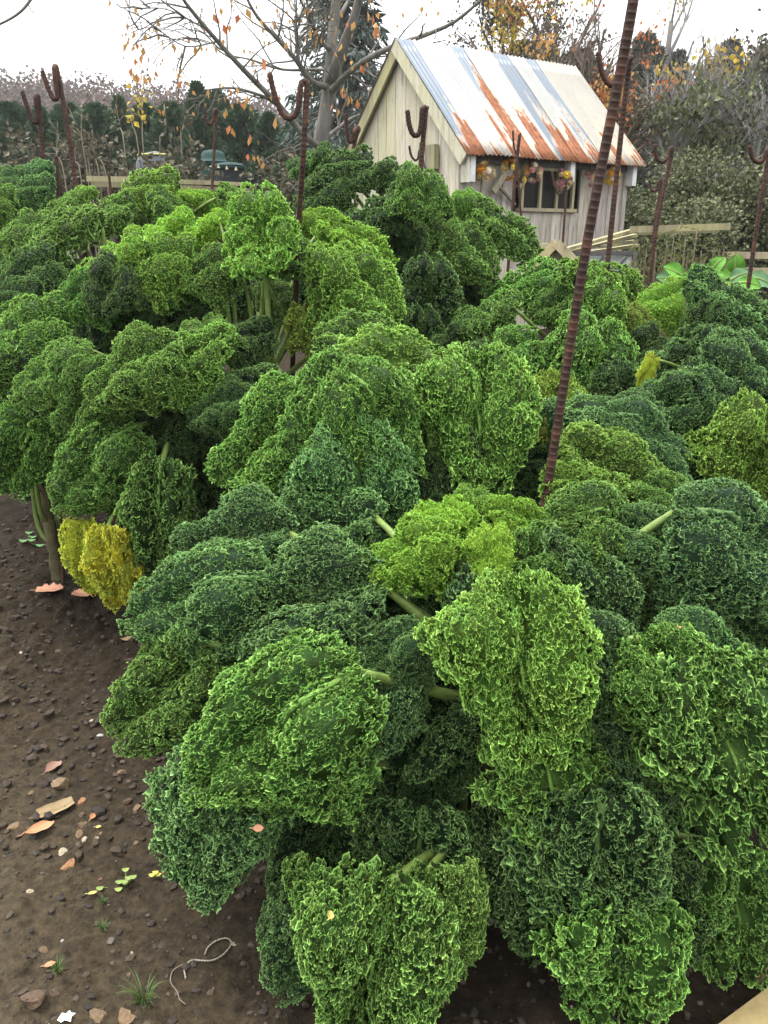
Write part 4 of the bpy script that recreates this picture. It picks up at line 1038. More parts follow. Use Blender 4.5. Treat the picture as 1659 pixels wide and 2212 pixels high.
# far gable, back wall and dark inside
V = [(2.03, .12, 0), (2.03, 1.79, 0), (2.03, 1.79, ZE - .0), (2.03, YW, ZR - .04), (2.03, .12, ZE + .1)]
mb = MB(); mb.add(V, T=[[0, 1, 2], [0, 2, 3], [0, 3, 4]]); obj('far_gable', mb.mesh('far_gable', M_BOARD, False), shed)
box_obj('back_wall', (1.02, 1.8, ZE / 2), (2.03, .02, ZE), M_BOARD, shed)
box_obj('corner_post', (2.035, .105, ZE / 2 - .02), (.05, .05, ZE - .05), M_BOARD, shed, color=(.9, .9, .9))
box_obj('corner_post', (-.004, .104, ZE / 2 - .02), (.05, .045, ZE - .1), M_BOARD, shed, color=(1, 1, .95))
box_obj('dark_backing', (1.0, .62, .8), (1.9, .02, 1.5), M_DARK, shed)  # near-black sheet stands in for the unlit interior
box_obj('wall_plate', (1.03, .085, ZE - .035), (1.98, .03, .09), M_EAVE, shed)
# window
win = empty('window', (0, 0, 0)); win.parent = shed
for (c, d) in [(((wx0 + wx1) / 2, .098, wz0 - .012), (wx1 - wx0 + .06, .05, .03)), (((wx0 + wx1) / 2, .1, wz1 + .008), (wx1 - wx0, .03, .024)), ((wx0 + .014, .1, (wz0 + wz1) / 2), (.028, .03, wz1 - wz0)), ((wx1 - .014, .1, (wz0 + wz1) / 2), (.03, .03, wz1 - wz0)),
               ((wx0 + .35 * (wx1 - wx0), .1, (wz0 + wz1) / 2), (.026, .028, wz1 - wz0)), ((wx0 + .67 * (wx1 - wx0), .1, (wz0 + wz1) / 2), (.022, .028, wz1 - wz0))]:
    box_obj('window_frame' if d[0] < .2 else 'window_sill' if c[2] < wz0 else 'window_head', c, d, M_OLDT, win, color=(1.25, 1.2, 1.15))
for (f0, f1) in ((.05, .33), (.37, .655), (.69, .95)):
    box_obj('pane', (wx0 + (f0 + f1) / 2 * (wx1 - wx0), .112, (wz0 + wz1) / 2), ((f1 - f0) * (wx1 - wx0), .004, wz1 - wz0), M_GLASS, win)
box_obj('inner_post', (wx0 + .53 * (wx1 - wx0), .22, (wz0 + wz1) / 2 - .1), (.045, .03, .4), M_BOARD, shed)
# roof sheets
bounds = [-.012, .056, .242, .32, .471, .576, .663, .741, 1.0]
cols = [(.080, .112, .155), (.215, .225, .23), (.095, .13, .175), (.215, .225, .225), (.08, .108, .145), (.22, .225, .22), (.092, .125, .165), (.215, .205, .175)]
pit = .0475
for side in (0, 1):
    for k in range(8):
        xa = bounds[k] * LR - (.03 if k == 0 else .012); xb = bounds[k + 1] * LR + .012
        nx = max(8, int((xb - xa) / pit * 8)); xs_ = np.linspace(xa, xb, nx); ns_ = 10
        s_ = np.linspace(-.035 - .012 * r_.random(), 1.0, ns_)
        Xg, Sg = np.meshgrid(xs_, s_, indexing='ij')
        sl = math.hypot(YW, .943); nrm = np.array([0, -.943 / sl, YW / sl])
        off = .008 * np.cos(2 * math.pi * Xg / pit) + (.004 if k % 2 else .0) + .012
        off = off + .004 * np.sin(Sg * 5 + k)
        Yg = Sg * YW + nrm[1] * off; Zg = ZE + Sg * .943 + nrm[2] * off
        if side: Yg = 2 * YW - Yg
        V = np.stack([Xg, Yg, Zg], -1).reshape(-1, 3)
        i = np.arange(nx - 1)[:, None] * ns_; j = np.arange(ns_ - 1)[None]
        Q = np.stack([i + j, i + ns_ + j, i + ns_ + j + 1, i + j + 1], -1).reshape(-1, 4)
        o = obj('roof_sheet', mesh_np('roof_sheet', V, Q, M_TIN), shed, color=cols[k] if not side else cols[7 - k])
        sm = o.modifiers.new('thickness', 'SOLIDIFY'); sm.thickness = .0015
# barge boards
def slope_board(name, y0, y1, z0, z1, xw, wid, mt, parent, color=(1, 1, 1), x=-.03, drop=.0):
    d = np.array([0, y1 - y0, z1 - z0]); Ls = np.linalg.norm(d); d /= Ls; nn = np.array([0, -d[2], d[1]]) * (1 if d[1] * 1 > 0 else -1)
    if nn[2] < 0: nn = -nn
    a = np.array([x, y0, z0]); b_ = np.array([x, y1, z1])
    V = []
    for xx in (x - xw / 2, x + xw / 2):
        for p in (a, b_):
            for t in (0, -wid): q = p + nn * t; V.append((xx, q[1], q[2]))
    Q = [[0, 1, 3, 2], [4, 6, 7, 5], [0, 2, 6, 4], [1, 5, 7, 3], [0, 4, 5, 1], [2, 3, 7, 6]]
    return obj(name, mesh_np(name, V, np.array(Q), mt, False), parent, color=color)
slope_board('barge_board', -.03, YW, ZE - .03, ZR + .0, .024, .105, M_GABLE, shed, (1.0, 1.0, .92), x=-.036)
slope_board('barge_board', 2 * YW + .03, YW, ZE - .03, ZR + .0, .024, .10, M_OLDT, shed, (1.25, 1.25, 1.1), x=-.034)
# boxed eave end and rafter tails
V = [(-.012, -.005, ZE - .03), (-.012, .12, ZE + .09), (-.012, .12, ZE - .235), (-.012, -.02, ZE - .235), (.012, -.005, ZE - .03), (.012, .12, ZE + .09), (.012, .12, ZE - .235), (.012, -.02, ZE - .235)]
obj('eave_box', mesh_np('eave_box', [(a, b_ * 1.0, c) for a, b_, c in V], np.array([[0, 1, 2, 3], [7, 6, 5, 4], [0, 4, 5, 1], [1, 5, 6, 2], [2, 6, 7, 3], [3, 7, 4, 0]]), M_GABLE, False), shed)
for xx, zc, hh in ((.05, ZE - .13, .2), (1.21, ZE - .10, .18), (2.05, ZE - .11, .18)):
    box_obj('rafter_tail', (xx, .04, zc), (.055, .09, hh), M_TRIM, shed)
# bracket with a bent iron on the gable
br = empty('wall_bracket', (-.01, .50, ZE + .0)); br.parent = shed
box_obj('bracket_box', (-.02, -.06, -.02), (.05, .13, .19), M_OLDT, br, color=(1.1, 1.1, 1.05))
mb = MB(); mb.tube(bez(np.array([-.05, .03, .07]), np.array([-.05, .05, -.06]), np.array([-.05, .0, -.13]), np.array([-.05, -.12, -.14]), 9), .012, 6); mb.box((-.05, .035, .07), (.03, .05, .06)); obj('bent_iron', mb.mesh('bent_iron', M_DARK), br)
# loose brace pieces on the wall
mb = MB(); mb.beam((.30, .02, ZE - .30), (.44, .02, ZE - .14), .02, .05); obj('loose_slat', mb.mesh('loose_slat', M_OLDT, False), shed, color=(1.1, 1.1, 1.1))
mb = MB(); mb.beam((.36, .04, ZE - .24), (.60, .07, ZE - .39), .02, .02); obj('brace', mb.mesh('brace', M_OLDT, False), shed, color=(.7, .7, .7))

# dried flower bunches under the eave
petal_cols = {'orange': (.70, .30, .03), 'yellow': (.72, .50, .05), 'cream': (.72, .64, .46), 'pink': (.50, .22, .24), 'straw': (.55, .40, .22)}
PM = {k: simple_mat('petals_' + k, [(.3, tuple(v * .75 for v in c)), (.7, c)], 30, .7, 0) for k, c in petal_cols.items()}
M_CORE = simple_mat('flower_core', [(.3, (.35, .17, .03)), (.7, (.55, .32, .06))], 60, .8, 0)
def flower_mesh(c):
    mb = MB()
    for ring, (nr, rad, zz) in enumerate(((9, .024, .003), (8, .018, .009), (6, .011, .013))):
        for k in range(nr):
            a = (k + ring * .5) / nr * 6.283; w = .42 * 6.283 / nr
            d = lambda q, rr_, z_: (math.cos(a + q) * rr_, math.sin(a + q) * rr_, z_)
            mb.add([(0, 0, zz - .003), d(-w, rad * .7, zz), d(0, rad, zz + .006), d(w, rad * .7, zz), d(0, rad * .65, zz - .002)], T=[[0, 1, 4], [1, 2, 4], [2, 3, 4], [3, 0, 4]])
    mb.tube([[0, 0, 0], [0, 0, .013], [0, 0, .016]], [.008, .007, .003], 7)
    return mb.mesh('flower', PM[c])
FM = {c: flower_mesh(c) for c in PM}
Rz = Matrix.Rotation(shed.rotation_euler.z, 4, 'Z')
bunches = [((795, 765), ['straw', 'orange', 'cream', 'straw', 'orange', 'yellow'], 'dried flower bunch nearest the shed corner, orange bloom on top'), ((925, 755), ['orange', 'yellow', 'orange', 'cream'], 'dried bunch of orange and yellow flowers second from the shed corner'), ((985, 790), ['yellow', 'cream', 'yellow'], 'thin yellow dried bunch half behind the straight rusty bar'),
           ((1050, 765), ['cream', 'pink', 'cream', 'pink', 'straw', 'orange'], 'dried bunch of cream and pink flowers at the left window light'), ((1215, 805), ['cream', 'pink', 'straw', 'yellow'], 'small dried bunch hanging in front of the right window light'), ((1375, 785), ['pink', 'pink', 'straw'], 'pink dried bunch left of the long leaning bar'), ((1480, 790), ['cream', 'straw', 'yellow', 'orange'], 'cream and yellow dried bunch at the far end of the eave')]
LD = np.array([math.sin(PHI), math.cos(PHI), 0]); GD = np.array([-math.cos(PHI), math.sin(PHI), 0])
for k, ((zx, zy), cl, lab) in enumerate(bunches):
    dx, dy = (1100 + zx / 1.659) / 1.507, (100 + zy / 1.659) / 1.507
    base_ = E0 + GD * .05; rr_ = ray(dx, dy); A_ = np.stack([LD, np.array([0, 0, 1.]), -rr_], 1); s0, s1, t0 = np.linalg.solve(A_, np.array([0, 0, CAMH]) - base_)
    c = base_ + LD * s0 + np.array([0, 0, s1])
    e = empty('dried_flower_bunch', c, 0, lab, 'flower bunch', 'dried flower bunches under the eave')
    nf = 15 if k not in (2, 5) else 8; wdt = .05 if k not in (2,) else .02
    for q in range(nf):
        u = r_.normal(0, 1, 3); u /= np.linalg.norm(u); u[1] = -abs(u[1])
        p = u * np.array([wdt * 1.2, .04, .07]) - np.array([0, .03, 0])
        o = obj('flower', FM[cl[q % len(cl)]], e, loc=p); o.rotation_mode = 'QUATERNION'; o.rotation_quaternion = Vector(u).to_track_quat('Z', 'Y'); s = r_.uniform(1.25, 1.8); o.scale = (s, s, s)
    mb = MB()
    for q in range(12):
        t_ = r_.normal(0, .03, 3); mb.tube([[0, 0, 0], [t_[0], t_[1] * .5, .13 + t_[2]]], .0025, 4)
    obj('stalks', mb.mesh('stalks', M_DRY), e)

# ------------------------------------------------------------------ timber pieces, fences, bins
def placed(name, label, cat, foot, group=None):
    foot = np.array(foot, float); foot[2] = float(gz(foot[0], foot[1])); return empty(name, foot, 0, label, cat, group), foot
def beam_obj(name, p, q, w, h, mt, e, foot, color=(1, 1, 1)):
    mb = MB(); mb.beam(np.array(p) - foot, np.array(q) - foot, w, h); return obj(name, mb.mesh(name, mt, False), e, color=color)
# pointed timber end of a cloche
ap, lf, rt = at(1201, 524, 5.2), at(1135, 592, 5.25), at(1268, 592, 5.15)
e, ft = placed('timber_gable', 'pale new timber gable end of a low frame, pointing up before the shed wall', 'garden frame', ap)
beam_obj('sloping_board', ap + [0, 0, 0], lf, .03, .055, M_TIMBER, e, ft, (1.1, 1.1, 1)); beam_obj('sloping_board', ap + [.0, -.003, -.002], rt, .03, .055, M_TIMBER, e, ft)
V = np.array([ap + [0, .03, -.02], lf + [0, .03, -.02], rt + [0, .03, -.02]]) - ft; mb = MB(); mb.add(V, T=[[0, 1, 2]]); mb.add(V + [0, .02, 0], T=[[0, 2, 1]]); obj('end_panel', mb.mesh('end_panel', M_OLDT, False), e, color=(.8, .75, .7))
for p in (lf, rt):
    q = p.copy(); q[2] = ft[2]; beam_obj('post', p, q, .05, .05, M_TIMBER, e, ft)
for p in (lf, rt, ap): beam_obj('rail', p + [0, .02, -.03], p + [.05, .8, -.03], .03, .04, M_OLDT, e, ft)
# pale boards glimpsed between the kale
for k, (a, b_, c, d, Y, tx) in enumerate([(962, 575, 975, 608, 4.6, 'short pale timber piece glimpsed between kale leaves below the tall kale'), (1000, 640, 1012, 690, 4.4, 'pale timber stake showing through a gap in the middle of the kale')]):
    p = at(a, b_, Y); e, ft = placed('timber_stake', tx, 'stake', p); q = p.copy(); q[2] = ft[2]; beam_obj('shaft', p, q, .06, .03, M_TIMBER, e, ft, (1.15, 1.1, .9))
# cold frame with open slatted lid
c0 = at(1300, 560, 6.0); e, ft = placed('cold_frame', 'old timber cold frame with raised slatted lid right of the long leaning bar', 'cold frame', c0)
beam_obj('top_board', at(1360, 496, 6.2), at(1578, 489, 6.0), .03, .045, M_OLDT, e, ft, (1.35, 1.3, 1.1))
beam_obj('top_board', at(1380, 505, 6.4), at(1545, 500, 6.3), .03, .02, M_OLDT, e, ft, (.8, .8, .7))
for k, (a, b_, c, d) in enumerate([(1218, 540, 1368, 497), (1226, 546, 1372, 508), (1300, 533, 1372, 521), (1245, 549, 1376, 530)]):
    beam_obj('lid_slat', at(a, b_, 5.9 + .08 * k), at(c, d, 6.3 + .08 * k), .05, .022, M_OLDT, e, ft, (1.25, 1.2, 1.0) if k != 2 else (.9, .9, .8))
beam_obj('front_rail', at(1232, 549, 5.95), at(1372, 546, 6.1), .03, .03, M_EAVE, e, ft)
for (a, b_, c, d) in [(1290, 578, 1305, 555), (1330, 580, 1352, 556), (1240, 600, 1240, 549), (1372, 600, 1372, 545)]: beam_obj('strut', at(a, b_, 6.0), at(c, d, 6.02), .02, .02, M_EAVE, e, ft, (1, 1, 1))
mb = MB(); mb.box((at(1300, 572, 6.1) - ft), (.42, .01, .14)); obj('side_pane', mb.mesh('side_pane', M_POLY, False), e)
q = at(1570, 489, 6.0); q2 = q.copy(); q2[2] = ft[2]; beam_obj('post', q, q2, .05, .05, M_OLDT, e, ft)
for x_ in (1240, 1372):
    q = at(x_, 560, 6.0); q2 = q.copy(); q2[2] = ft[2]; beam_obj('post', q, q2, .05, .05, M_OLDT, e, ft)
# fence at the right edge
c0 = at(1620, 552, 6.6); e, ft = placed('wooden_fence', 'pale grey timber fence with square posts at the right edge', 'fence', c0)
for a in (1605, 1657, 1712):
    q = at(a, 520, 6.6); q2 = q.copy(); q2[2] = ft[2]; beam_obj('post', q, q2, .11, .05, M_OLDT, e, ft, (1.4, 1.35, 1.25))
for y_ in (551, 585): beam_obj('rail', at(1572, y_, 6.57), at(1760, y_ + 2, 6.5), .03, .05, M_OLDT, e, ft, (1.5, 1.4, 1.3))
# rail fence on the left
c0 = at(330, 395, 7.4); e, ft = placed('rail_fence', 'low weathered timber rail fence behind the rear kale on the left', 'fence', c0)
for (a, b_, c, d, cc) in [(188, 386, 345, 389, 1.5), (200, 398, 345, 401, .9), (345, 393, 440, 395, 1.1), (440, 396, 540, 401, 1.3), (345, 403, 540, 408, .8)]:
    beam_obj('rail', at(a, b_, 7.4), at(c, d, 7.4), .03, .045, M_OLDT, e, ft, (cc, cc * .97, cc * .85))
for a in (190, 345, 440, 540):
    q = at(a, 392, 7.44); q2 = q.copy(); q2[2] = ft[2]; beam_obj('post', q, q2, .06, .06, M_OLDT, e, ft, (.9, .9, .8))
for a, t_ in ((472, 363), (490, 366), (510, 368)):
    q = at(a, t_, 7.5); q2 = q.copy(); q2[2] = ft[2]; mb = MB(); mb.beam(q - ft, q2 - ft, .03, .015); mb.tube([q - ft, q - ft + [0, 0, .03]], [.014, .002], 4); obj('picket', mb.mesh('picket', M_OLDT, False), e, color=(1.5, 1.45, 1.3))

# water butts
def lathe(prof, n=28):
    mb = MB(); prof = np.array(prof); th = np.arange(n) / n * 2 * math.pi
    V = np.stack([prof[:, 0:1] * np.cos(th), prof[:, 0:1] * np.sin(th), np.repeat(prof[:, 1:2], n, 1)], -1).reshape(-1, 3); m_ = len(prof)
    i = np.arange(m_ - 1)[:, None] * n; j = np.arange(n)[None]; k = (j + 1) % n
    mb.add(V, Q=np.stack([i + j, i + k, i + n + k, i + n + j], -1).reshape(-1, 4)); return mb
M_GRN = simple_mat('dark_green_plastic', [(.3, (.008, .030, .027)), (.7, (.015, .048, .042))], 4, .7, 0, spec=.2)
M_BLK = simple_mat('black_plastic', [(.3, (.008, .008, .011)), (.7, (.016, .017, .022))], 4, .7, 0, spec=.2)
M_BLUE = simple_mat('blue_grey_plastic', [(.3, (.035, .045, .06)), (.7, (.06, .075, .095))], 4, .5, 0)
M_YEL = simple_mat('yellow_rim', [(.3, (.25, .25, .06)), (.7, (.34, .33, .10))], 4, .5, 0)
for (px, ty, w, dome, lab, mt) in [(461, 351, 66, .085, 'dark green domed water butt left of the flat lidded one', M_GRN), (496, 358, 60, .03, 'black water butt with a flat pale edged lid', M_BLK)]:
    Yb = 10. if dome > .05 else 9.6
    c = at(px, ty, Yb); rad = w / 2 * depth(c) / F; zb = float(gz(c[0], Yb)); h = c[2] - zb
    e = empty('water_butt', (c[0], Yb, zb), 0, lab, 'water butt', 'water butts behind the scrub')
    body = [(0, 0), (rad * .82, 0), (rad * .9, .02)]
    for q in range(6): z_ = h * (.12 + .14 * q); body += [(rad * (.90 + .008 * q), z_), (rad * (.93 + .008 * q), z_ + .01), (rad * (.93 + .008 * q), z_ + .04), (rad * (.90 + .008 * q), z_ + .05)]
    body += [(rad * .97, h - .03), (rad * .97, h)]
    obj('body', lathe(body).mesh('body', mt), e)
    lidp = [(rad * 1.02, -.04), (rad * 1.06, -.035), (rad * 1.06, 0), (rad * .95, .012)]
    if dome > .05: lidp += [(rad * .86, .02), (rad * .80, .05), (rad * .74, .09), (rad * .60, .118), (rad * .3, .13), (0, .133)]
    else: lidp += [(rad * .9, .02), (rad * .5, dome), (0, dome)]
    obj('lid', lathe(lidp).mesh('lid', M_GRN), e, loc=(0, 0, h))
    mb = MB(); th = np.linspace(0, 6.283, 29); mb.tube(np.stack([rad * 1.065 * np.cos(th), rad * 1.065 * np.sin(th), h + 0 * th], 1), .006, 5, cap=False)
    obj('lid_rim', mb.mesh('lid_rim', M_BLUE if dome < .05 else M_GRN), e)
c = at(335, 326, 10.5); zb = float(gz(c[0], 10.5)); h = c[2] - zb
e = empty('garden_tank', (c[0], 10.5, zb), 0, 'blue-grey rounded tank with a yellow rim half hidden behind brown scrub', 'tank')
w = .24; obj('body', lathe([(0, 0), (w, 0), (w * 1.02, h * .7), (w, h * .9), (w * .8, h * .97), (0, h)]).mesh('body', M_BLUE), e)
th = np.linspace(0, 6.283, 29); mb = MB(); mb.tube(np.stack([w * .85 * np.cos(th), w * .85 * np.sin(th), h * .965 + 0 * th], 1), .012, 6, cap=False); obj('rim', mb.mesh('rim', M_YEL), e)

# ------------------------------------------------------------------ rusty reinforcing bars with hooked tops
def rust_mat():
    m, n, l, b = mat('rusted_rebar')
    x = noise_node(n, l, 30, 5); y = noise_node(n, l, 4, 3)
    r = ramp(n, [(.25, (.012, .007, .005)), (.5, (.036, .018, .013)), (.72, (.090, .038, .022))]); l.new(x.outputs[0], r.inputs[0])
    r2 = ramp(n, [(.35, (.65, .65, .7)), (.65, (1.25, 1.15, 1.1))]); l.new(y.outputs[0], r2.inputs[0])
    at_ = n.new('ShaderNodeAttribute'); at_.attribute_name = 'rib'
    c = mixrgb(n, l, 1.0, r.outputs[0], r2.outputs[0], 'MULTIPLY'); c = mixrgb(n, l, at_.outputs['Fac'], c, (.25, .16, .12))
    l.new(c, b.inputs['Base Color']); b.inputs['Roughness'].default_value = .75; b.inputs['Specular IOR Level'].default_value = .25
    bp = n.new('ShaderNodeBump'); bp.inputs['Strength'].default_value = .5; bp.inputs['Distance'].default_value = .002; l.new(x.outputs[0], bp.inputs['Height']); l.new(bp.outputs[0], b.inputs['Normal'])
    return m
M_REBAR = rust_mat()
def rebar(label, path, wpx, pitch=.022, helix=0.0, res=4, group='rusty hooked steel bars among the kale', strength=.24, sharp=6):
    """path: (px, py, Y) from the foot upwards, ending at the hook's tip"""
    pts = np.array([at(*p) for p in path]); k = depth(pts[len(pts) // 2]) / F; rad = wpx * k / 2 / 1.38
    foot = pts[0].copy()
    d = pts[1] - pts[0]
    zg = float(gz(foot[0], foot[1])) - .05
    if pts[0][2] > zg:
        f = pts[0] + d / d[2] * (zg - pts[0][2]) if abs(d[2]) > .05 else np.array([foot[0], foot[1], zg])
        pts = np.vstack([f, pts]); foot = f
    e = empty('rebar_stake', foot, 0, label, 'steel bar', group)
    cm = catmull(pts - foot, 10)
    seg = np.linalg.norm(np.diff(cm, axis=0), axis=1); s = np.concatenate([[0], np.cumsum(seg)]); Lt = s[-1]
    n_ = int(Lt / pitch * res); sn = np.linspace(0, Lt, n_); P = np.stack([np.interp(sn, s, cm[:, q]) for q in range(3)], 1)
    ns = 14
    t = np.gradient(P, axis=0); t /= np.linalg.norm(t, axis=1)[:, None] + 1e-9
    u = np.cross(t[0], [0.1, 1, .05]); u /= np.linalg.norm(u); U = []
    for q in range(n_):
        u = u - t[q] * (u @ t[q]); u /= np.linalg.norm(u); U.append(u)
    U = np.array(U); W = np.cross(t, U); th = np.arange(ns) / ns * 2 * math.pi
    ph = (sn[:, None] / pitch + helix * np.sin(th)[None] * .5 + .5 * (np.sin(th)[None] > 0)) % 1
    rib = np.clip(1 - np.abs(ph - .5) * sharp * .7, 0, 1) * np.clip(np.abs(np.sin(th))[None] * 1.9 - .45, 0, 1)
    lon = np.exp(-((np.abs(np.cos(th)) - 1) / .06) ** 2)[None] * .10
    rr_ = rad * (.95 + strength * rib + lon)
    rr_[-1] *= .8
    V = P[:, None] + rr_[..., None] * (np.cos(th)[None, :, None] * U[:, None] + np.sin(th)[None, :, None] * W[:, None])
    V = V.reshape(-1, 3); i = np.arange(n_ - 1)[:, None] * ns; j = np.arange(ns)[None]; k2 = (j + 1) % ns
    Q = np.stack([i + j, i + k2, i + ns + k2, i + ns + j], -1).reshape(-1, 4)
    V = np.concatenate([V, P[-1:] + t[-1:] * rad * .1]); T = np.stack([np.full(ns, n_ * ns), (n_ - 1) * ns + np.arange(ns), (n_ - 1) * ns + (np.arange(ns) + 1) % ns], 1)
    a = np.concatenate([(np.clip(rib, 0, 1) * .12).ravel(), [0]])
    obj('shaft', mesh_np('shaft', V, [Q, T], M_REBAR, True, {'rib': a}), e)
    return e
rebar('thick rusty ribbed bar leaning right across the whole view, nearest the camera', [(1178, 1085, 1.66), (1262, 560, 1.66), (1345, 130, 1.66), (1376, -45, 1.66), (1400, -170, 1.66)], 30, .0145, .22, 8, strength=.20, sharp=7)
rebar('tall hooked bar left of the shed with a wide loop open to the sky', [(631, 812, 2.95), (645, 500, 2.85), (655, 330, 2.78), (663, 195, 2.78), (662, 178, 2.78), (652, 178, 2.775), (648, 196, 2.77), (646, 225, 2.77), (637, 248, 2.77), (622, 255, 2.77), (607, 240, 2.77), (592, 200, 2.77), (582, 157, 2.77)], 17, .0155, .35)
rebar('hooked bar half hidden behind the thick leaning bar', [(1312, 575, 3.1), (1330, 400, 3.1), (1346, 250, 3.1), (1360, 140, 3.1), (1363, 126, 3.1), (1355, 130, 3.08), (1346, 165, 3.08), (1330, 185, 3.08), (1312, 178, 3.08), (1300, 155, 3.08), (1292, 112, 3.08)], 16, .0155, .8)
rebar('hooked bar in front of the shed gable rising out of the tallest kale', [(884, 600, 3.62), (900, 440, 3.62), (910, 345, 3.62), (919, 245, 3.62), (921, 234, 3.62), (912, 236, 3.6), (910, 265, 3.6), (904, 290, 3.6), (892, 290, 3.6), (884, 268, 3.6), (880, 238, 3.6)], 15, .0155, .3)
rebar('small hook below the bigger hook on the shed gable', [(900, 420, 4.4), (906, 360, 4.4), (911, 325, 4.4), (906, 325, 4.38), (903, 342, 4.38), (896, 346, 4.38), (888, 335, 4.38), (884, 315, 4.38)], 7, .02, .3)
rebar('hooked bar highest on the left, leaning left against the sky', [(166, 420, 4.75), (150, 300, 4.75), (133, 200, 4.75), (123, 150, 4.75), (120, 143, 4.75), (117, 150, 4.73), (122, 190, 4.73), (124, 210, 4.73), (115, 213, 4.73), (104, 190, 4.73), (91, 153, 4.73)], 14, .02, .5)
rebar('leftmost hooked bar with its tip bent far left', [(94, 420, 4.95), (90, 320, 4.95), (86, 250, 4.95), (83, 212, 4.95), (80, 206, 4.95), (77, 212, 4.93), (80, 250, 4.93), (78, 264, 4.93), (68, 258, 4.93), (58, 230, 4.93), (48, 197, 4.93)], 13, .02, .5)
rebar('thin hooked bar in front of the domed green water butt', [(457, 425, 5.6), (463, 320, 5.6), (468, 245, 5.6), (468, 237, 5.6), (463, 240, 5.58), (460, 262, 5.58), (452, 268, 5.58), (445, 255, 5.58), (442, 230, 5.58)], 9, .022, .4)
rebar('hooked bar beside the left barge board of the shed', [(732, 480, 4.3), (752, 380, 4.3), (768, 300, 4.3), (775, 280, 4.3), (772, 275, 4.3), (766, 283, 4.28), (764, 300, 4.28), (756, 306, 4.28), (750, 292, 4.28), (747, 245, 4.28)], 12, .02, .4)
rebar('straight topped thin bar before the shed eave, left of the window', [(1106, 470, 5.1), (1113, 380, 5.1), (1122, 296, 5.1), (1123, 290, 5.1)], 9, .022, .3)
rebar('short bar end peeping above the tin eave beside the thin straight bar', [(1122, 420, 5.2), (1116, 340, 5.2), (1110, 315, 5.2), (1108, 282, 5.2)], 6, .022, .3)
rebar('thin hooked bar in front of the shed window', [(1211, 590, 5.8), (1218, 490, 5.8), (1223, 412, 5.8), (1222, 404, 5.8), (1216, 405, 5.79), (1212, 418, 5.79), (1204, 416, 5.79), (1197, 395, 5.79), (1192, 370, 5.79)], 7, .022, .3)
rebar('hooked bar right of the shed with a round open hook', [(1405, 600, 4.5), (1420, 480, 4.5), (1440, 385, 4.5), (1451, 335, 4.5), (1453, 322, 4.5), (1447, 322, 4.49), (1442, 340, 4.48), (1432, 350, 4.48), (1421, 345, 4.48), (1416, 330, 4.48), (1415, 312, 4.48)], 11, .02, .3)
rebar('lower small hook bar left of the round open hook', [(1400, 600, 6.0), (1415, 480, 6.0), (1428, 400, 6.0), (1429, 388, 6.0), (1423, 392, 5.99), (1418, 410, 5.99), (1408, 410, 5.99), (1403, 388, 5.99)], 8, .022, .3)
rebar('hooked bar at the right edge, its hook cut by the frame', [(1614, 635, 4.0), (1632, 510, 4.0), (1650, 400, 4.0), (1662, 330, 4.0), (1664, 318, 4.0), (1656, 325, 3.98), (1648, 346, 3.98), (1636, 350, 3.98), (1625, 340, 3.98), (1620, 315, 3.98)], 13, .02, .3)
rebar('short rusty bar without a hook left of the rail fence', [(127, 430, 5.0), (122, 345, 5.0), (121, 335, 5.0)], 10, .022, .3)
rebar('dark plain bar standing beside the bare knobbly kale stem', [(137, 1256, 2.84), (131, 1100, 2.84), (126, 960, 2.84)], 10, .022, .3)
rebar('stub of rusty bar against the left end of the rail fence', [(240, 420, 6.0), (236, 383, 6.0), (235, 372, 6.0)], 8, .022, .3)
#--STRUCT-END

# ------------------------------------------------------------------ stones, clods, leaves and litter on the soil
def rock_mesh(seed, n1=10, n2=7, rough=.35, flat=.6):
    r = np.random.default_rng(seed); th = np.linspace(0, 2 * math.pi, n1, endpoint=False); phs = np.linspace(-.5 * math.pi, .5 * math.pi, n2)
    V = [[0, 0, -1]] + [[math.cos(p) * math.cos(t), math.cos(p) * math.sin(t), math.sin(p)] for p in phs[1:-1] for t in th] + [[0, 0, 1]]
    V = np.array(V)
    # chip flat faces
    for _ in range(9):
        d = r.normal(0, 1, 3); d /= np.linalg.norm(d); c = r.uniform(.45, .8); h = V @ d; V = V - np.clip(h - c, 0, None)[:, None] * d
    V = V * (1 + .06 * r.normal(size=(len(V), 1))) * [1, r.uniform(.6, .9), flat]
    T = []; Q = []; m_ = n2 - 2
    for j in range(n1):
        k = (j + 1) % n1; T.append([0, 1 + k, 1 + j]); T.append([len(V) - 1, 1 + (m_ - 1) * n1 + j, 1 + (m_ - 1) * n1 + k])
        for a in range(m_ - 1): Q.append([1 + a * n1 + j, 1 + a * n1 + k, 1 + (a + 1) * n1 + k, 1 + (a + 1) * n1 + j])
    return V, np.array(Q), np.array(T)
ROCKS = [rock_mesh(500 + k) for k in range(7)]
def stone_mat():
    m, n, l, b = mat('garden_stone'); oi = n.new('ShaderNodeObjectInfo'); x = noise_node(n, l, 3, 5); r = ramp(n, [(.3, (.6, .58, .55)), (.7, (1.15, 1.12, 1.1))]); l.new(x.outputs[0], r.inputs[0])
    c = mixrgb(n, l, 1.0, oi.outputs['Color'], r.outputs[0], 'MULTIPLY'); l.new(c, b.inputs['Base Color']); b.inputs['Roughness'].default_value = .8
    bp = n.new('ShaderNodeBump'); bp.inputs['Strength'].default_value = .4; bp.inputs['Distance'].default_value = .03; l.new(x.outputs[0], bp.inputs['Height']); l.new(bp.outputs[0], b.inputs['Normal']); return m
M_STONE = stone_mat()
RM = []
for V, Q, T in ROCKS:
    RM.append(mesh_np('stone', V, [Q, T], M_STONE, False))
r_ = np.random.default_rng(909)
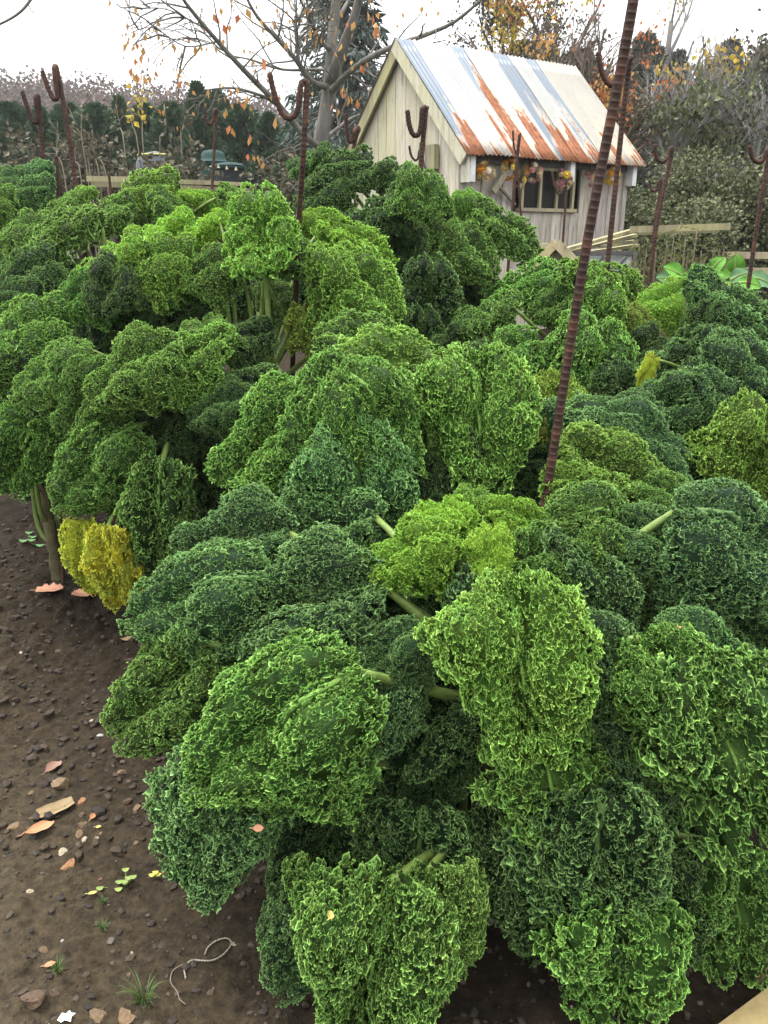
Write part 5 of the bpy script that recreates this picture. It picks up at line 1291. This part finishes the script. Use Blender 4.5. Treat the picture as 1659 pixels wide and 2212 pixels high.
SC = {'tan': (.27, .18, .095), 'brown': (.16, .10, .06), 'pink': (.32, .18, .12), 'cream': (.62, .54, .38), 'white': (.75, .74, .70), 'grey': (.20, .18, .155), 'orange': (.42, .21, .09)}
stones = [(70, 2160, 64, 'brown', 'largest rock at the bottom left, brown with a pale top face'), (216, 2196, 56, 'tan', 'tan rock on the bottom edge, left of its squarish neighbour'), (268, 2196, 52, 'tan', 'squarish ochre rock on the bottom edge beside the grass'), (119, 2146, 26, 'brown', 'brown stone just right of the largest rock'), (65, 1927, 23, 'cream', 'cream stone in the lower left soil'),
          (137, 1842, 24, 'cream', 'pale flat stone above the flat orange one'), (149, 1869, 36, 'orange', 'flat orange stone sunk in the soil'), (241, 2035, 25, 'grey', 'smooth khaki pebble left of the string'), (322, 1997, 11, 'white', 'tiny white chip of stone above the string'), (284, 2058, 10, 'cream', 'tiny cream chip of stone left of the string'), (279, 2105, 13, 'pink', 'small pink stone above the grass tuft'), (135, 2033, 13, 'white', 'small white quartz stone right of the tan pebble'),
          (94, 2052, 20, 'tan', 'tan pebble above the orange fallen leaf'), (412, 1955, 26, 'brown', 'flat brown stone below the hanging left leaf'), (455, 2144, 20, 'brown', 'brown stone right of the string end'), (132, 1691, 58, 'tan', 'long wedge shaped tan stone'), (175, 1735, 25, 'orange', 'reddish angular stone beside the folded leaf'), (179, 1781, 26, 'tan', 'tan stone above a pair of pebbles'),
          (183, 1814, 18, 'cream', 'cream pebble below its tan neighbour'), (172, 1802, 20, 'tan', 'oval tan pebble touching the cream one'), (210, 1812, 14, 'cream', 'small cream pebble right of the pair'), (29, 1789, 33, 'tan', 'rounded tan stone at the left edge'), (178, 1760, 26, 'brown', 'dark brown stone above the tan one'), (274, 1733, 27, 'brown', 'brown angular stone beside the kale leaf edge'), (296, 1747, 26, 'tan', 'tan stone tucked under the kale leaf edge'), (263, 1669, 22, 'tan', 'tan stone left of the kale, higher up'),
          (216, 1589, 14, 'white', 'bright white pebble in the dark soil'), (68, 1713, 16, 'tan', 'small tan stone left of the wedge stone'), (88, 1412, 20, 'brown', 'brown stone in the upper soil'), (127, 1408, 22, 'tan', 'tan stone left of the kale in the upper soil'), (45, 1410, 12, 'cream', 'small pale stone in the upper soil'), (217, 1900, 12, 'pink', 'small pink pebble near the round leaved seedlings'), (1060, 1990, 30, 'grey', 'grey stone in the dark gap under the kale'), (505, 2040, 12, 'cream', 'small cream pebble near the kale at bottom')]
for k, (px, py, w, cname, lab) in enumerate(stones):
    p = GP(px, py); s = w * szp(p) / 2
    e = obj('stone', RM[k % 7], None, loc=p + [0, 0, s * .08], color=np.array(SC[cname]) * r_.uniform(.4, .6)); e.scale = (s * 1.05, s * 1.05, s * .85); e.rotation_euler = (r_.normal(0, .15), r_.normal(0, .15), r_.uniform(0, 6.28))
    tag(e, lab, 'stone', 'stones on the soil')
# gravel and clods (one mass each)
def scatter(name, label, n_, size, col_mat, smin=.4, region=(-1.75, 1.3, .8, 4.2), power=2.2, seed=1, sink=.3, keep=None):
    r = np.random.default_rng(seed); Vs = []; Qs = []; Ts = []; n0 = 0; A = []
    x = r.uniform(region[0], region[1], n_); y = r.uniform(region[2] ** .5, region[3] ** .5, n_) ** 2
    z = gz(x, y) + soil_z(x, y)
    s = size * (smin + (1 - smin) * r.random(n_) ** power)
    small = [rock_mesh(600 + q, 5, 4) for q in range(5)]
    for v in range(5):
        V, Q, T = small[v]; sel = np.arange(n_) % 5 == v; m_ = sel.sum()
        a = r.uniform(0, 6.28, m_); ca, sa = np.cos(a), np.sin(a); S = s[sel]
        X_ = (V[None, :, 0] * ca[:, None] - V[None, :, 1] * sa[:, None]) * S[:, None] + x[sel][:, None]
        Y_ = (V[None, :, 0] * sa[:, None] + V[None, :, 1] * ca[:, None]) * S[:, None] + y[sel][:, None]
        Z_ = V[None, :, 2] * S[:, None] + z[sel][:, None] + S[:, None] * sink
        Vs.append(np.stack([X_, Y_, Z_], -1).reshape(-1, 3)); off = (n0 + np.arange(m_) * len(V))[:, None, None]
        Qs.append((Q[None] + off).reshape(-1, 4)); Ts.append((T[None] + off).reshape(-1, 3)); n0 += m_ * len(V)
        A.append(np.repeat(r.random(m_), len(V)))
    o = obj(name, mesh_np(name, np.concatenate(Vs), [np.concatenate(Qs), np.concatenate(Ts)], col_mat, False, {'rnd': np.concatenate(A)}))
    return tag(o, label, kind='stuff')
def rnd_mat(name, cols, rough=.85):
    m, n, l, b = mat(name); a = n.new('ShaderNodeAttribute'); a.attribute_name = 'rnd'; r = ramp(n, cols); l.new(a.outputs['Fac'], r.inputs[0])
    x = noise_node(n, l, 60, 4); r2 = ramp(n, [(.3, (.7, .7, .7)), (.7, (1.2, 1.2, 1.2))]); l.new(x.outputs[0], r2.inputs[0])
    l.new(mixrgb(n, l, 1.0, r.outputs[0], r2.outputs[0], 'MULTIPLY'), b.inputs['Base Color']); b.inputs['Roughness'].default_value = rough; return m
scatter('soil_crumbs', 'loose dark crumbs of soil lying all over the bed', 9500, .014, rnd_mat('soil_crumb', [(0, (.008, .0055, .003)), (.6, (.026, .018, .011)), (1, (.055, .040, .025))]), .25, power=3, seed=2, sink=.1)
scatter('gravel', 'small brown and pale stones mixed into the soil', 1500, .012, rnd_mat('gravel_stone', [(0, (.03, .022, .014)), (.6, (.07, .05, .032)), (.85, (.13, .095, .06)), (.985, (.34, .30, .24))]), .15, power=4, seed=3, sink=.05)
scatter('soil_clods', 'dark clods heaped along the foot of the plants', 2200, .024, rnd_mat('clod', [(0, (.011, .007, .0035)), (1, (.036, .022, .011))]), .35, region=(-1.7, 1.3, 1.4, 4.2), power=2, seed=4)

# fallen leaves
def dead_mat(name, c1, c2):
    m, n, l, b = mat(name); at_ = n.new('ShaderNodeAttribute'); at_.attribute_name = 'edge'; x = noise_node(n, l, 7, 4)
    r = ramp(n, [(.3, c1), (.7, c2)]); l.new(x.outputs[0], r.inputs[0]); c = mixrgb(n, l, at_.outputs['Fac'], r.outputs[0], tuple(v * .6 for v in c1)); l.new(c, b.inputs['Base Color']); b.inputs['Roughness'].default_value = .7
    return m
_dm = dead_mat
def dead_mat(name, c1, c2): return _dm(name, tuple(v * .62 for v in c1), tuple(v * .75 for v in c2))
DM = {'peach': dead_mat('peach_dead_leaf', (.55, .25, .14), (.68, .36, .22)), 'orange': dead_mat('orange_dead_leaf', (.45, .20, .08), (.62, .32, .16)), 'brown': dead_mat('tan_dead_leaf', (.24, .16, .07), (.34, .25, .12)), 'pink': dead_mat('pink_brown_dead_leaf', (.26, .14, .10), (.40, .23, .17)), 'yellow': dead_mat('yellow_dead_leaf', (.50, .40, .08), (.62, .52, .16)), 'red': dead_mat('red_dead_leaf', (.45, .10, .02), (.6, .16, .03))}
def dead_leaf(px, py, wpx, aspect, ang, c, label, P=None, curl=.25, kind='oval', tilt=(0, 0), name='fallen_leaf', group='fallen leaves'):
    p = GP(px, py, .004) if P is None else P; L = wpx * szp(p); r = np.random.default_rng(int(px * 7 + py))
    nu, nv = 13, 9; u = np.linspace(0, 1, nu); v = np.linspace(-1, 1, nv); U, Vv = np.meshgrid(u, v, indexing='ij')
    if kind == 'oval': w = np.sin(math.pi * np.clip(U, .02, .98)) ** .7
    elif kind == 'lobed': w = np.sin(math.pi * np.clip(U * .92 + .05, .02, .98)) ** .5 * (1 + .22 * np.cos(U * 22))
    else: w = .75 + .25 * np.sin(math.pi * U)
    tooth = 1 + .05 * np.sin(U * 60) * (np.abs(Vv) > .9)
    x = (U - .5) * L; y = Vv * w * tooth * L * aspect / 2
    z = curl * L * (.5 * (Vv * w) ** 2 * aspect + .8 * (U - .5) ** 2) + .02 * L * np.abs(np.sin(U * 25)) * (1 - np.abs(Vv)) + .03 * L * vnoise(np.stack([U * 3, Vv * 2, U * 0 + px], -1), 3)
    i = np.arange(nu - 1)[:, None] * nv; j = np.arange(nv - 1)[None]; Q = np.stack([i + j, i + nv + j, i + nv + j + 1, i + j + 1], -1).reshape(-1, 4)
    me = mesh_np(name, np.stack([x, y, z], -1).reshape(-1, 3), Q, DM[c], True, {'edge': (np.exp(-(Vv / .07) ** 2) * .6 + (np.abs(Vv) > .95) * .5).ravel()})
    o = obj(name, me, None, loc=p); o.rotation_euler = (tilt[0], tilt[1], R(ang)); tag(o, label, 'leaf', group)
    mb = MB(); mb.tube([[-L * .5, 0, z[0, nv // 2]], [-L * .62, L * .03, .002], [-L * .75, L * .08, .001]], [.0013, .001, .0008], 5); obj('leaf_stalk', mb.mesh('leaf_stalk', DM[c]), o)
    return o
dead_leaf(108, 1276, 56, .75, 10, 'peach', 'bright peach lobed leaf on the soil left of the bare kale stem foot', kind='lobed')
dead_leaf(177, 1286, 46, .75, 160, 'peach', 'bright peach leaf just right of the bare kale stem foot', kind='lobed')
dead_leaf(87, 1795, 60, .5, 35, 'orange', 'orange ribbed leaf with a curled pointed tip', curl=.6)
dead_leaf(122, 1752, 74, .55, 38, 'brown', 'squared tan folded leaf above the orange ribbed one', kind='square', curl=.35)
dead_leaf(117, 1662, 40, .7, 60, 'pink', 'pinkish brown curled leaf above the wedge stone', curl=.7)
dead_leaf(108, 2087, 24, .6, 25, 'orange', 'small orange leaf above the largest rock', curl=.3)
dead_leaf(200, 1932, 20, .5, 20, 'yellow', 'small yellow leaf left of the seedlings')
dead_leaf(203, 1768, 20, .8, 70, 'orange', 'small curled orange leaf beside the stones', curl=.9)
dead_leaf(280, 1383, 34, .6, 0, 'brown', 'rust brown leaf lying at the edge of the kale')
dead_leaf(213, 1789, 12, .8, 20, 'yellow', 'tiny yellow leaf fragment by the pebbles')
onk = [(708, 712, 26, 'brown', 2.66, 'brown curled leaf caught on the kale right of the dark bar foot'), (557, 1790, 24, 'peach', 1.06, 'tan leaf fragment stuck on the dark lower left kale leaf'), (1080, 1143, 14, 'red', 1.40, 'small red leaf scrap in the lime green heart'), (477, 602, 14, 'peach', 2.80, 'small peach leaf scrap caught among the pale stalks'), (712, 1978, 26, 'yellow', .90, 'yellow leaf tip on the bottom kale leaf'), (1467, 1355, 10, 'orange', 1.1, 'tiny orange scrap on the right hand kale leaf')]
for px, py, w, c, Y, lab in onk: dead_leaf(px, py, w, .7, px % 90, c, lab, P=at(px, py, Y), curl=.6, tilt=(.6, .2), group='leaf scraps caught on the kale')

# string, paper, seedlings, grass
def zp(x, y): return GP(x * .36, 1791.6 + y * .36, .004)
M_STR = simple_mat('frayed_string', [(.3, (.14, .13, .10)), (.7, (.26, .24, .19))], 200, .9, 0)
sp_ = [zp(*q) for q in ((1115, 905), (1110, 840), (1150, 795), (1210, 797), (1275, 795), (1340, 760), (1390, 695), (1362, 662), (1300, 676), (1248, 716), (1230, 757))]
cs = catmull(sp_, 8); off = np.stack([np.sin(np.arange(len(cs)) * 1.3), np.cos(np.arange(len(cs)) * 1.3), 0 * cs[:, 0]], 1) * .0012
org = sp_[0]
e = empty('string', org, 0, 'loop of frayed pale string on the soil at the bottom', 'string')
mb = MB(); mb.tube(cs - org + off, .0010, 5); mb.tube(cs - org - off, .0009, 5); obj('strand', mb.mesh('strand', M_STR), e)
sp2 = [zp(*q) for q in ((1110, 815), (1045, 850), (1025, 900), (1032, 940), (1065, 985), (1080, 1030), (1115, 1060))]; mb = MB(); mb.tube(catmull(sp2, 5) - org, .0011, 5); obj('strand', mb.mesh('strand', simple_mat('dark_string', [(.3, (.12, .09, .07)), (.7, (.2, .16, .12))], 100, .9, 0)), e)
p = GP(144, 2200, .004); k = szp(p)
V = np.array([(-17, -8, 0), (-12, 8, 2), (-2, 4, 4), (2, 14, 2), (9, 6, 5), (18, 8, 1), (12, -2, 3), (14, -12, 1), (0, -10, 3), (-6, -14, 1)], float) * k; V = np.vstack([[0, 0, 4 * k], V])
me = mesh_np('paper_scrap', V, np.array([[0, q, q % 10 + 1] for q in range(1, 11)]), simple_mat('pale_blue_paper', [(.4, (.45, .62, .66)), (.7, (.75, .78, .76))], 60, .7, 0), False)
o = obj('paper_scrap', me, None, loc=p); tag(o, 'torn scrap of pale blue and white paper at the bottom edge', 'litter')
M_SEED = simple_mat('seedling_leaf', [(.3, (.10, .17, .04)), (.7, (.24, .28, .08))], 20, .6, 0)
def seedling(px, py, n_, s, label, mt=M_SEED, seed=1):
    r = np.random.default_rng(seed); p = GP(px, py); e = empty('seedling', p, 0, label, 'weed', 'weed seedlings in the soil'); mb = MB()
    for q in range(n_):
        c = np.array([r.normal(0, s * 2), r.normal(0, s * 1.4), r.uniform(.008, .02)]); a = r.uniform(0, 6.28); th = np.linspace(0, 6.28, 9)[:-1]
        V = [c] + [c + s * np.array([math.cos(t) * .95, math.sin(t) * (.7 + .15 * math.cos(t)), .18 * math.cos(2 * t)]) for t in th]; mm = MB(); mm.add(V, T=[[0, 1 + z_, 1 + (z_ + 1) % 8] for z_ in range(8)])
        obj('leaf', mm.mesh('leaf', mt), e); mb.tube([[c[0] * .2, c[1] * .2, 0], c], [.0008, .0006], 4)
    obj('stem', mb.mesh('stem', mt), e)
seedling(272, 1912, 10, .0085, 'round leaved yellow-green seedlings below the left kale leaf', seed=1); seedling(336, 1894, 5, .007, 'yellow round leaved seedling touching the left kale leaf', simple_mat('yellow_seedling', [(.3, (.4, .36, .05)), (.7, (.5, .48, .12))], 20, .6, 0), 2)
seedling(62, 1172, 6, .02, 'green seedling in the shade left of the bare kale stem', simple_mat('green_seedling', [(.3, (.05, .13, .04)), (.7, (.09, .2, .06))], 20, .6, 0), 3)
M_GRASS = simple_mat('grass_blade', [(.3, (.03, .07, .012)), (.7, (.07, .12, .03))], 30, .6, 0)
def grass(px, py, n_, h, label, seed):
    r = np.random.default_rng(seed); p = GP(px, py); mb = MB()
    for q in range(n_):
        a = r.uniform(0, 6.28); d = np.array([math.cos(a), math.sin(a), 0]); hh = h * r.uniform(.4, 1.1); b0 = d * r.uniform(0, h * .25); sd = np.array([-d[1], d[0], 0]) * .0012
        pts = bez(b0, b0 + [0, 0, hh * .5], b0 + d * hh * .3 + [0, 0, hh * .9], b0 + d * hh * .7 + [0, 0, hh * .75], 5); V = []
        for z_, pt in enumerate(pts): w_ = 1 - z_ / 4.4; V += [pt - sd * w_, pt + sd * w_]
        mb.add(V, Q=[[2 * z_, 2 * z_ + 1, 2 * z_ + 3, 2 * z_ + 2] for z_ in range(4)])
    o = obj('grass_tuft', mb.mesh('grass_tuft', M_GRASS), None, loc=p); tag(o, label, 'grass tuft', 'grass tufts in the soil')
grass(222, 1952, 16, .018, 'small dark grass tuft left of the seedlings', 1); grass(225, 2010, 18, .022, 'dark grass tuft above the khaki pebble', 2); grass(125, 2100, 22, .028, 'dark grass tuft right of the small orange leaf', 3); grass(312, 2170, 30, .055, 'brightest tallest grass tuft beside the squarish rock', 4)

# timber edging at the bottom right
a, b_ = GP(1600, 2245), GP(1740, 2125); a[2] = b_[2] = .03
e, ft = placed('edging_board', 'yellowish timber edging board crossing the bottom right corner', 'board', a)
d = (b_ - a) / np.linalg.norm(b_ - a); sd = np.array([d[1], -d[0], 0]); beam_obj('plank', a - d * .6 + sd * .05, b_ + d * .6 + sd * .05, .12, .06, M_TIMBER, e, ft, (.75, .68, .5))
c0 = GP(1640, 2085); e, ft = placed('timber_offcut', 'pale square timber offcut standing under the right kale leaf', 'offcut', c0); mb = MB(); mb.box((0, 0, .03), (.055, .05, .07), jit=.002); o = obj('block', mb.mesh('block', M_TIMBER, False), e, color=(.8, .75, .6)); o.rotation_euler = (.1, 0, .4)

# broad flat leaved brassica behind the right hand kale
M_BROAD = simple_mat('broad_green_leaf', [(.3, (.05, .15, .02)), (.7, (.10, .25, .03))], 5, .65, .2, 30, spec=.15); M_BROAD2 = simple_mat('pale_green_leaf', [(.3, (.05, .12, .05)), (.7, (.09, .17, .08))], 5, .65, .2, 30, spec=.15)
def broad(px, py, Y, specs, label):
    c = at(px, py, Y); zb = float(gz(c[0], Y)); e = empty('broad_leaf_plant', (c[0], Y, zb), 0, label, 'plant', 'broad leaved plants behind the right kale'); ft = np.array([c[0], Y, zb])
    for k, (ax, ay, w, h, an, mt) in enumerate(specs):
        C = at(ax, ay, Y - .05 * k); kk = depth(C) / F * .8; L = w * kk; nu, nv = 12, 10
        u = np.linspace(0, 1, nu); v = np.linspace(-1, 1, nv); U, Vv = np.meshgrid(u, v, indexing='ij'); W = np.sin(math.pi * np.clip(U * .9 + .08, .02, .99)) ** .6 * h * kk * .5 * 1.4
        y = Vv * W * (1 + .05 * np.sin(U * 17)); z = -.5 * L * (U - .3) ** 2 + .25 * W * Vv ** 2 + .03 * L * np.sin(U * 9 + Vv * 5) * np.abs(Vv); x = (U - .5) * L
        P_ = np.stack([x, y, z], -1).reshape(-1, 3); A = R(an); Rm = np.array([[math.cos(A), 0, -math.sin(A) * .2], [0, 1, 0], [0, 0, 1]])
        dirx = np.array([math.cos(A), -.25, math.sin(A)]); dirx /= np.linalg.norm(dirx); upv = np.array([-math.sin(A) * .4, -.75, .65]); yy = np.cross(upv, dirx); yy /= np.linalg.norm(yy); nn = np.cross(dirx, yy)
        Pw = P_ @ np.stack([dirx, yy, nn]) + C - ft
        i = np.arange(nu - 1)[:, None] * nv; j = np.arange(nv - 1)[None]; Q = np.stack([i + j, i + nv + j, i + nv + j + 1, i + j + 1], -1).reshape(-1, 4)
        lf_ = obj('leaf', mesh_np('leaf', Pw, Q, mt), e)
        st = Pw.reshape(nu, nv, 3)[0, nv // 2]; mb = MB(); mb.tube(bez(np.array([0, 0, .1]), np.array([0, 0, .5 * st[2]]), st * [.7, .7, .8], st, 7), [.012] * 7, 6); mb.tube(Pw.reshape(nu, nv, 3)[:, nv // 2] * 1.0, np.linspace(.008, .002, nu), 5); obj('midrib', mb.mesh('midrib', M_PETIOLE), lf_)
    return e
broad(1490, 600, 4.4, [(1445, 600, 60, 34, 165, M_BROAD2), (1460, 585, 62, 34, 150, M_BROAD), (1505, 590, 50, 30, 120, M_BROAD), (1490, 607, 50, 30, 20, M_BROAD), (1535, 590, 62, 34, 20, M_BROAD), (1550, 570, 46, 30, 60, M_BROAD)], 'bright flat leaved plant behind the right kale, left of the edge bar')
broad(1610, 590, 4.6, [(1575, 600, 60, 40, 160, M_BROAD), (1590, 570, 46, 34, 100, M_BROAD), (1600, 595, 56, 34, 30, M_BROAD2), (1645, 605, 60, 40, 350, M_BROAD2), (1620, 612, 60, 34, 0, M_BROAD)], 'flat leaved plant with paler leaves at the right edge beside the bar')

# ------------------------------------------------------------------ damp November air
m = bpy.data.materials.new('haze'); m.use_nodes = True; n, l = m.node_tree.nodes, m.node_tree.links; n.clear()
pv = n.new('ShaderNodeVolumePrincipled'); pv.inputs['Color'].default_value = (.93, .95, .97, 1); pv.inputs['Density'].default_value = HAZE
o_ = n.new('ShaderNodeOutputMaterial'); l.new(pv.outputs[0], o_.inputs['Volume'])
mb = MB(); mb.box((0, 440, 22), (1800, 1110, 56)); h = obj('haze', mb.mesh('haze', m, False)); tag(h, 'thin pale autumn haze in the air', kind='stuff')
#--END
